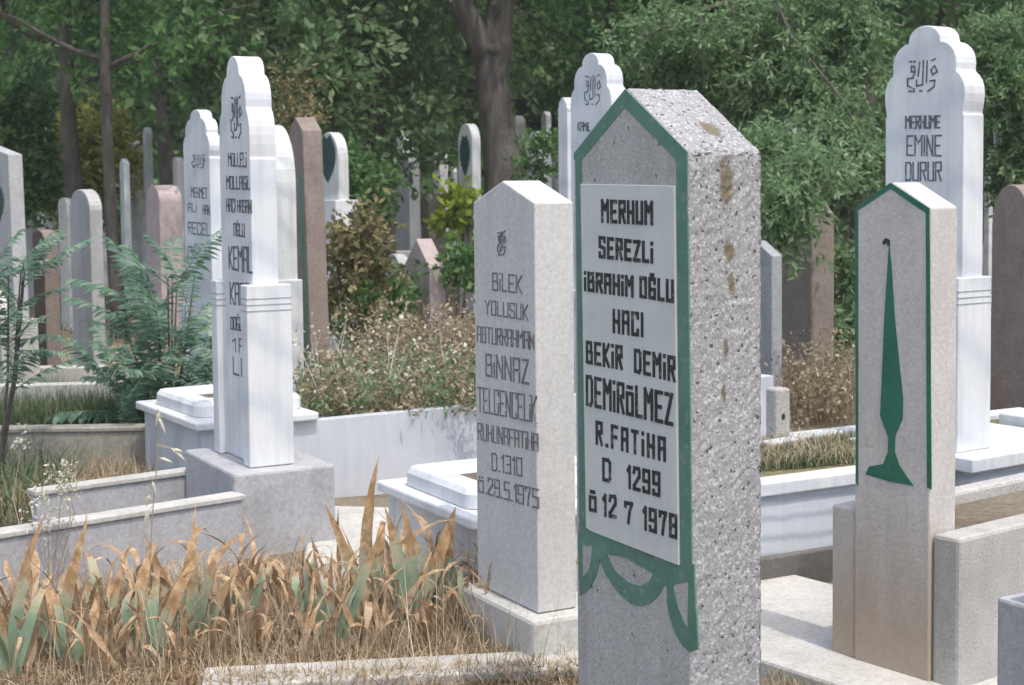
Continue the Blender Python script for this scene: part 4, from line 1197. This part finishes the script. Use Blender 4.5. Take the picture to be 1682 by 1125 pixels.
# ---------------------------------------------------------------- feathery plants
def frond_mesh(L, nleaf, ll, lw, droop, seed, curl=0.0):
    g = np.random.default_rng(seed)
    ts = np.linspace(0, 1, nleaf * 2)
    pos = np.stack([ts * L * (1 - .15 * ts), curl * L * ts ** 2, L * (0.25 * ts - droop * ts ** 2)], 1)
    P, D = [], []
    for i, t in enumerate(ts):
        if t < 0.1: continue
        tan = pos[min(i + 1, len(ts) - 1)] - pos[max(i - 1, 0)]; tan /= np.linalg.norm(tan)
        s = 1 if i % 2 else -1
        sd = np.cross(tan, [0, 0, 1]); sd /= np.linalg.norm(sd)
        P.append(pos[i]); D.append(sd * s * 0.85 + tan * 0.45 + np.array([0, 0, -0.3]) + g.normal(size=3) * .12)
    P, D = np.array(P), unit(np.array(D))
    k = len(P); tt = np.linspace(0.1, 1, k)
    Ls = ll * (0.55 + 0.6 * np.sin(np.pi * (0.12 + 0.8 * tt))) * g.uniform(.85, 1.1, k)
    W = np.full(k, lw)
    V0, F0 = [], []
    for i in range(k):
        d = D[i]; s = np.cross(d, [0, 0, 1]); s /= np.linalg.norm(s); up = np.cross(s, d)
        rows = [(0, .0, 0), (.3, .5, .04), (.65, .42, .0), (1, 0, -.14)]
        o = len(V0)
        for (a, w, z) in rows:
            c = P[i] + d * Ls[i] * a + up * z * Ls[i]
            V0 += [c - s * W[i] * w, c + s * W[i] * w]
        for r in range(3): F0.append((o + 2 * r, o + 2 * r + 1, o + 2 * r + 3, o + 2 * r + 2))
    Vt, Ft = tube([Vector(p_) for p_ in pos], [0.0035 * (1 - .7 * t) for t in ts], 4)
    o = len(V0); V0 = [tuple(v) for v in V0] + [tuple(v) for v in Vt]
    F0 += [tuple(i + o for i in f_) for f_ in Ft]
    return mesh_py('frond', V0, F0)
FR = [frond_mesh(.55, 17, .095, .022, .22, s, c) for s, c in ((1, .1), (2, -.15), (3, .2), (4, 0))]
for m_ in FR: m_.materials.append(M_LB)
def feather_plant(px, py, d, z0, n, label, seed, hmin, hmax, spread=.06, sc=(0.7, 1.1)):
    p = gd(px, py, d)
    e = empty('feathery_plant', (p.x, p.y, z0), 0, label, 'plant')
    random.seed(seed)
    stems = []
    for k in range(max(2, n // 6)):
        a = random.uniform(0, 6.28); top = Vector((math.cos(a) * spread * 2.2, math.sin(a) * spread * 2.2, hmax * random.uniform(.7, 1)))
        stems.append(top)
        V, F = tube([(0, 0, -.02), top * .5 + Vector((.02, 0, 0)), top], [.008, .006, .003], 6, .05)
        link('stem', mesh_py('stem', V, F), M_BARK, e)
    for k in range(n):
        s = stems[k % len(stems)]; t = random.uniform(hmin / hmax, 1)
        o = link('frond', FR[k % 4], None, e, loc=s * t, rot=(random.uniform(-.3, .3), random.uniform(-1.15, .0), random.uniform(0, 6.28)))
        q_ = random.uniform(*sc); o.scale = (q_, q_, q_)
    return e
feather_plant(262, 560, 7.15, 0.05, 42, 'feathery blue green plant with long leafy fronds between left gravestones', 81, .12, .85, .09)
feather_plant(320, 600, 6.9, 0.05, 14, 'smaller feathery green plant directly beside the tall white stone', 82, .1, .60, .07, (.5, .8))
feather_plant(-15, 420, 6.3, 0.1, 44, 'blue green feathery bush overhanging the left edge of the picture', 83, .35, .98, .06, (.45, .75))
feather_plant(205, 640, 7.0, 0.05, 14, 'low feathery green plant at the end of the pale grave wall', 84, .05, .42, .08, (.5, .8))

# ---------------------------------------------------------------- grass and litter
def blades(P, h, w, lean, g, curl=0.5, seg=3):
    n = len(P)
    a = g.uniform(0, 2 * np.pi, n)
    dirh = np.stack([np.cos(a), np.sin(a), np.zeros(n)], 1)
    side = np.stack([-np.sin(a), np.cos(a), np.zeros(n)], 1)
    a2 = g.uniform(-.8, .8, n); side = side * np.cos(a2)[:, None] + dirh * np.sin(a2)[:, None]
    ln = lean * g.uniform(.2, 1.4, n)
    rows = []
    for k in range(seg + 1):
        t = k / seg
        c = P + dirh * (h * ln * t ** 1.7)[:, None] + np.array([0, 0, 1.0]) * (h * (t - curl * ln * t * t * .6))[:, None]
        ww = (w * (1 - .85 * t))[:, None] / 2
        rows += [c - side * ww, c + side * ww]
    V = np.stack(rows, 1).reshape(-1, 3)
    m = 2 * (seg + 1)
    base = (np.arange(n) * m)[:, None]
    F = np.concatenate([base + np.array([2 * k, 2 * k + 1, 2 * k + 3, 2 * k + 2]) for k in range(seg)], 0)
    return V, F
def poly_pts(quad, n, g):
    """points spread over a ground quadrilateral given by its four corners"""
    a, b, c, d = [np.array(v) for v in quad]
    u, v = g.random(n)[:, None], g.random(n)[:, None]
    return (a * (1 - u) + b * u) * (1 - v) + (d * (1 - u) + c * u) * v
def patch(name, quads, n, h, w, lean, mat, label, seed, curl=.5, z=None, clump=0, cat='grass'):
    g = np.random.default_rng(seed); P = []
    for qd in quads:
        P.append(poly_pts(qd, n // len(quads), g))
    P = np.concatenate(P)
    if clump:
        cc = P[g.integers(0, len(P), max(1, len(P) // clump))]
        P = cc[g.integers(0, len(cc), len(P))] + g.normal(size=P.shape) * np.array([.02, .02, 0])
    hh_ = h * g.uniform(.35, 1.25, len(P)); ww = w * g.uniform(.6, 1.3, len(P))
    V, F = blades(P, hh_, ww, lean, g, curl)
    return tag(link(name, mesh_np(name, V, F), mat), label, cat, kind='stuff')
def gq(pts, z): return [tuple(gz(a, b, z)) for a, b in pts]
bed = gq([(-120, 1260), (960, 1150), (930, 1000), (-120, 985)], 0.0)
patch('dry_litter', [bed], 15000, .075, .005, 1.4, M_STRAW, 'matted dry straw covering the iris bed', 91, curl=.9, cat='litter')
patch('dry_litter', [bed], 9000, .085, .005, 1.2, M_STRAWB, 'brown withered leaf litter between the irises', 92, curl=.8, cat='litter')
patch('dry_stems', [gq([(0, 1190), (930, 1120), (900, 1010), (0, 1000)], 0.0)], 1100, .24, .0028, .5, M_STRAW, 'thin dry straw stalks rising through the iris bed', 93, curl=.4)
patch('green_grass', [gq([(740, 1150), (960, 1140), (950, 1050), (800, 1050)], 0.0)], 900, .07, .0035, .8, M_GRASS, 'grey green grass tufts at the foot of the pale stone', 94)
patch('green_grass', [gq([(1265, 1200), (1500, 1250), (1340, 1090), (1262, 1050)], 0.0)], 1500, .035, .003, 1.0, M_WEED, 'sparse dry turf in front of the concrete slab', 95)
sb_ = gq([(1180, 778), (1405, 762), (1400, 722), (1180, 735)], 0.325)
patch('green_grass', [sb_], 3800, .045, .0045, .9, M_GRASS, 'thin green and straw grass inside the banded marble grave', 96)
patch('dry_grass', [sb_], 2200, .06, .004, .9, M_STRAW, 'straw coloured grass inside the banded marble grave', 97)
patch('green_grass', [gq([(-60, 712), (250, 706), (300, 660), (-60, 660)], 0.18)], 5200, .15, .006, .45, M_GRASS, 'green grass strip growing behind the stained grave wall', 98)
patch('dry_grass', [gq([(-60, 700), (800, 690), (900, 560), (-60, 560)], 0.0)], 6000, .10, .006, .9, M_STRAW, 'dry grass between the middle rows of graves', 99)
patch('dry_grass', [gq([(-300, 560), (1900, 560), (2100, 400), (-500, 400)], 0.0)], 14000, .16, .014, .9, M_WEED, 'dry grass and weeds among the far graves', 100)
patch('green_grass', [gq([(-300, 520), (1900, 520), (2100, 385), (-500, 385)], 0.0)], 8000, .16, .016, .9, M_GRASS, 'patches of green ground cover among the far graves', 101)
patch('dry_grass', [gq([(-40, 860), (230, 835), (280, 770), (-40, 790)], 0.03)], 2200, .13, .0045, .8, M_STRAW, 'dry grass in the narrow plot behind the nearest left kerb', 102)
patch('green_grass', [gq([(-40, 870), (120, 850), (120, 790), (-40, 790)], 0.03)], 260, .24, .012, .6, M_GRASS, 'tall green and yellow blades in the left plot', 103)
patch('dry_grass', [gq([(1283, 700), (1640, 690), (1640, 610), (1283, 640)], 0.0)], 2500, .3, .007, .6, M_WEED, 'dry brown weeds at the foot of the tan stone', 104)

# weeds growing out of the long grave
def weed_mass(name, region, n, h, mat, label, seed, per=1, ll=.028, lw=.014, nl=16):
    g = np.random.default_rng(seed)
    P = np.concatenate([poly_pts(r_, n // len(region), g) for r_ in region])
    hh_ = h * g.uniform(.45, 1.15, len(P))
    d = unit(g.normal(size=P.shape) * .28 + np.array([0, 0, 1.0]))
    t = np.linspace(.15, 1, nl)
    Q = P[:, None, :] + d[:, None, :] * (t[None, :] * hh_[:, None])[:, :, None]
    Q = Q.reshape(-1, 3) + g.normal(size=(len(P) * nl, 3)) * .022
    D = unit(g.normal(size=Q.shape) + np.array([0, 0, .4]))
    V1, F1 = leaves_np(Q, D, ll * g.uniform(.5, 1.5, len(Q)), lw * g.uniform(.6, 1.5, len(Q)), g)
    V2, F2 = leaves_np(P, d, hh_, np.full(len(P), .004), g)
    V = np.concatenate([V1, V2]); F = np.concatenate([F1, F2 + len(V1)])
    return tag(link(name, mesh_np(name, V, F), mat), label, 'weeds', kind='stuff')
wr = gq([(500, 690), (800, 686), (800, 628), (500, 634)], 0.30)
weed_mass('dry_weeds', [wr], 430, .20, M_WEED, 'dry pinkish brown weeds filling the long marble grave', 111)
weed_mass('dry_weeds', [gq([(590, 640), (800, 635), (800, 600), (590, 600)], 0.28)], 240, .38, M_WEED, 'taller dry weeds around the short pink gravestone', 112, nl=22)
weed_mass('green_weeds', [wr], 230, .20, M_LL, 'green weeds mixed into the dry growth of the long grave', 113)
weed_mass('pale_seed_heads', [wr], 60, .42, M_PALEG, 'small pale dried flower heads above the weeds', 114, ll=.02, lw=.014, nl=9)
weed_mass('dry_weeds', [gq([(1290, 715), (1400, 700), (1400, 660), (1290, 670)], 0.0)], 160, .45, M_WEED, 'dry weeds behind the white kerb stones at right', 115)

# ---------------------------------------------------------------- iris leaves
def iris_leaf(L, w, bend, twist, droop, seed, dry=False, seg=12):
    r = random.Random(seed)
    V, F, UV = [], [], []
    x = z = 0.0; ang = R(90); y = 0
    ph = r.uniform(0, 6); lat = r.uniform(-.16, .16); cr = 0.12 if dry else 0.03
    for i in range(seg + 1):
        t = i / seg
        wd = w * (0.72 + 0.28 * min(1, t * 4)) * (1 - max(0, (t - 0.35) / 0.65) ** 1.9)
        if t > 0.55: wd *= 1 + 0.22 * math.sin(ph * 3 + t * 31) * (t - 0.55) * 2
        wd = max(wd, 0.0008)
        if dry: wd *= 0.62 + 0.25 * math.sin(ph + t * 13)
        tw = twist * t + (cr * 3 * math.sin(ph + 9 * t) if dry else 0)
        sx, sy = -math.sin(tw) * 0.25, math.cos(tw)
        nx, nz = math.sin(ang), -math.cos(ang)
        f = wd * (0.22 if dry else 0.10)
        sy_, sn = math.cos(tw), math.sin(tw)
        for k, u in ((-1, 0.0), (0, 0.5), (1, 1.0)):
            V.append((x + k * wd / 2 * sn * nx + (0 if k else f) * nx, y + k * wd / 2 * sy_ + (r.uniform(-1, 1) * cr * wd), z + k * wd / 2 * sn * nz + (0 if k else f) * nz))
            UV.append((u, t))
        ds = L / seg
        a_ = ang - bend * t - droop * max(0, t - 0.45) ** 1.2 * 2.6
        x += math.cos(a_) * ds; z += math.sin(a_) * ds
        y += lat * L * (2 * t) / seg + r.uniform(-1, 1) * cr * 0.03
    for i in range(seg):
        o = i * 3
        F += [(o, o + 1, o + 4, o + 3), (o + 1, o + 2, o + 5, o + 4)]
    me = mesh_py('leaf', V, F)
    uvl = me.uv_layers.new(name='UVMap')
    for lp in me.loops: uvl.data[lp.index].uv = UV[lp.vertex_index]
    for p_ in me.polygons: p_.use_smooth = True
    return me
GLV = [iris_leaf(.25 + .028 * i, .041 - .001 * i, .10 + .07 * (i % 3), .35 * (i % 2), 0.3 + 0.8 * (i % 3), 200 + i) for i in range(7)]
for m_ in GLV: m_.materials.append(M_IRIS)
FLV = [iris_leaf(.27 + .03 * i, .036, .25 + .1 * i, .15, .35, 240 + i) for i in range(4)]
for m_ in FLV: m_.materials.append(M_IRISG)
DLV = [iris_leaf(.20 + .021 * i, .036, .30 + .16 * (i % 4), .8 * ((i % 3) - 1), [0.5, 1.4, 2.3, 3.1, .9][i % 5], 300 + i, True) for i in range(12)]
for m_ in DLV: m_.materials.append(M_IRISD)
ULV = [iris_leaf(.26 + .030 * i, .027, .08 + .09 * (i % 3), .5, .2 + .7 * (i % 2), 340 + i, True) for i in range(6)]
for m_ in ULV: m_.materials.append(M_IRISD)
def iris(px, py, ng, nd, nu, label, seed, sc=1.0, group=None, nf=0, face=None):
    sc = sc * (1.03 if ng else 1.0)
    p = gz(px, py, 0.0)
    rd = random.Random(seed)
    e = empty('iris_plant', (p.x, p.y, -0.005), 0, label, 'iris', group)
    az = face if face is not None else rd.uniform(-.5, .5)
    def put(me, off, rot, s):
        o = link('leaf', me, None, e, loc=off, rot=rot)
        o.scale = (s, s * rd.uniform(.85, 1.1), s)
    # broad sides of a fan face the same way: leaves lean to either side within its plane
    for k in range(ng):
        t = (k - (ng - 1) / 2)
        put(GLV[rd.randrange(7)], (math.cos(az) * t * .012, math.sin(az) * t * .012 + rd.uniform(-.01, .01), 0), (rd.uniform(-.15, .15), t * .17 + rd.uniform(-.05, .05), az + math.pi / 2 + rd.uniform(-.25, .25)) if False else (rd.uniform(-.08, .08) + 0, 0, 0), sc * rd.uniform(.85, 1.1))
        o = e.children[-1] if False else COL.objects[-1]
        M = Matrix.Rotation(az, 4, 'Z') @ Matrix.Rotation(t * .17 + rd.uniform(-.05, .05), 4, 'Y') @ Matrix.Rotation(math.pi / 2 + rd.uniform(-.35, .35), 4, 'Z')
        o.rotation_euler = M.to_euler()
    for k in range(nf):
        put(FLV[rd.randrange(4)], (rd.uniform(-.02, .02), rd.uniform(-.02, .02), 0), (0, rd.uniform(-.2, .2), rd.uniform(0, 6.28)), sc)
    for k in range(nu):
        put(ULV[rd.randrange(6)], (rd.uniform(-.04, .04), rd.uniform(-.03, .03), 0), (rd.uniform(-.22, .22), rd.uniform(-.22, .22), rd.uniform(0, 6.28)), sc * rd.uniform(.8, 1.12))
    for k in range(nd):
        put(DLV[rd.randrange(12)], (rd.uniform(-.05, .05), rd.uniform(-.04, .04), 0), (rd.uniform(-.35, .35), rd.uniform(-.1, .4), rd.uniform(0, 6.28)), sc * rd.uniform(.8, 1.15))
    return e
spots = [
 (12, 1120, 3, 4, 1, 'iris with pale green leaf base at the bottom left corner', 1.0, 1),
 (88, 1075, 2, 5, 2, 'iris with narrow green base second from the left edge', 0.9, 0),
 (165, 1062, 2, 6, 2, 'iris with short green base behind the second one from left', 0.85, 0),
 (238, 1095, 3, 7, 2, 'iris with two broad green leaves under the oat stalk', 1.0, 0),
 (318, 1058, 4, 6, 3, 'iris fan of wide green leaves right of the oat stalk', 1.02, 0),
 (545, 1068, 4, 7, 1, 'iris fan with green V shaped base below the grey plinth', .92, 0),
 (602, 1010, 2, 5, 3, 'iris with tilted green leaf and rust coloured tips', 1.05, 0),
 (672, 1035, 3, 8, 2, 'tall iris with one straight green leaf in the middle clump', 1.05, 0),
 (728, 1020, 2, 6, 2, 'iris with narrow green leaf right of the tall straight one', .9, 0),
 (120, 1100, 3, 5, 1, 'low iris fan with bluish green base between the second and third from left', .8, 0),
 (400, 1040, 2, 6, 1, 'small iris with one slanting green leaf under the left kerb end', .8, 0),
 (505, 1050, 2, 5, 1, 'small iris with narrow green base left of the V shaped fan', .78, 0),
 (780, 1050, 2, 6, 1, 'short iris with green base closest to the base of the pale stone', .8, 0),
 (835, 1020, 0, 8, 2, 'withered iris with curled brown leaves against the pale stone', .92, 0),
]
for i, (px, py, ng, nd, nu, lb, sc, nf) in enumerate(spots):
    iris(px, py, ng + 1, nd, max(0, nu - 1), lb, 400 + i, sc, nf=nf)
dry_spots = [(0, 1100), (70, 1100), (140, 1095), (230, 1015), (300, 1100), (420, 1075), (520, 1095), (560, 995), (620, 1040), (740, 1060), (800, 1050), (400, 1000), (-30, 1080), (50, 1030), (125, 1020), (205, 1045), (280, 1020), (365, 1085), (395, 1030), (445, 1010), (480, 1065), (510, 1010), (570, 1035), (640, 1000), (705, 990), (765, 1035), (790, 995), (610, 1078), (345, 1010), (180, 1110), (690, 1060), (735, 985), (20, 1060), (650, 1020), (480, 990), (880, 1045)]
for i, (px, py) in enumerate(dry_spots):
    iris(px, py, 0, 6 + i % 3, 1 + i % 2, 'withered brown iris clump without any green, in the straw of the front bed', 500 + i, .70 + .05 * (i % 4), 'withered brown irises in the front bed')

# tall dry oat stalk
def oat():
    p = gz(250, 1085, 0.0)
    e = empty('dry_oat_stalk', (p.x, p.y, 0), 0, 'tall thin dry oat stalk with pale husks at left', 'grass stalk')
    def at(px, py, dd=0): q_ = gd(px, py, p.y + dd); return Vector((q_.x - p.x, q_.y - p.y, q_.z))
    V, F = tube([(0, 0, 0), at(246, 950), at(250, 850), at(258, 760), at(260, 700), at(262, 678)], [.0022, .002, .0018, .0015, .0012, .0008], 5)
    link('stem', mesh_py('stem', V, F), M_STRAW, e)
    for (a, b, c, d_) in ((258, 682, 272, 712), (262, 676, 256, 700), (280, 735, 304, 756), (284, 738, 300, 742), (262, 752, 284, 760), (250, 790, 256, 815), (246, 812, 240, 832), (244, 838, 236, 870)):
        P0, P1 = at(a, b), at(c, d_)
        dv = P1 - P0; L = dv.length; dv.normalize(); s = dv.cross(Vector((0, 1, 0))).normalized()
        w = .0065
        Vh = []
        for t, ww, yy in ((0, .1, 0), (.3, 1, -.003), (.7, .7, -.002), (1, .05, 0)):
            c_ = P0 + dv * L * t
            Vh += [c_ - s * w * ww, c_ + Vector((0, -w * ww * .8, 0)), c_ + s * w * ww]
        Fh = [f_ for k in range(3) for f_ in ((3 * k, 3 * k + 1, 3 * k + 4, 3 * k + 3), (3 * k + 1, 3 * k + 2, 3 * k + 5, 3 * k + 4))]
        link('husk', mesh_py('husk', Vh, Fh), M_PALEG, e)
        Vt, Ft = tube([at(258 if b < 770 else 250, b - 6), P0], [.0008, .0006], 4)
        link('husk_stem', mesh_py('husk_stem', Vt, Ft), M_STRAW, e)
oat()
# pale dead flower heads at left
shrub('dead_flowers', 85, 870, 4.75, [(40, 720, .02, .02, 3), (90, 800, .07, .06, 12), (110, 770, .03, .03, 5), (70, 850, .06, .05, 8)], M_PALEG, 'pale papery dead flower heads in the left plot', 120, per=4, nl=4, slen=.03, ll=.015, lw=.008, crad=(.008, .02), stems=9, bark=M_STRAW, cat='flowers', z0=0.02, sr=.16)

# thin summer haze between the stones and the trees
hz = link('haze', box_mesh(-290, 290, -75, 440, -1.2, 16.5), None)
hm = bpy.data.materials.new('haze'); hm.use_nodes = True
hn = hm.node_tree; hn.nodes.remove(hn.nodes['Principled BSDF'])
pv = hn.nodes.new('ShaderNodeVolumePrincipled')
pv.inputs['Color'].default_value = (0.93, 1.0, 0.92, 1); pv.inputs['Density'].default_value = 0.0014; pv.inputs['Anisotropy'].default_value = 0.0
hn.links.new(pv.outputs[0], hn.nodes['Material Output'].inputs['Volume'])
hz.data.materials.append(hm)
tag(hz, 'faint summer haze lying between the near stones and the trees', 'haze', kind='stuff')

patch('dry_grass', [gq([(340, 1132), (960, 1102), (960, 1085), (340, 1110)], 0.045)], 700, .06, .004, 1.3, M_STRAW, 'straw lying over the pale kerb at the bottom edge', 130, curl=.9)
patch('dry_grass', [gq([(-40, 1000), (560, 985), (560, 940), (-40, 960)], 0.0)], 1800, .10, .004, .9, M_STRAW, 'thin straw growing against the nearest left kerb and grey plinth', 131, curl=.6)
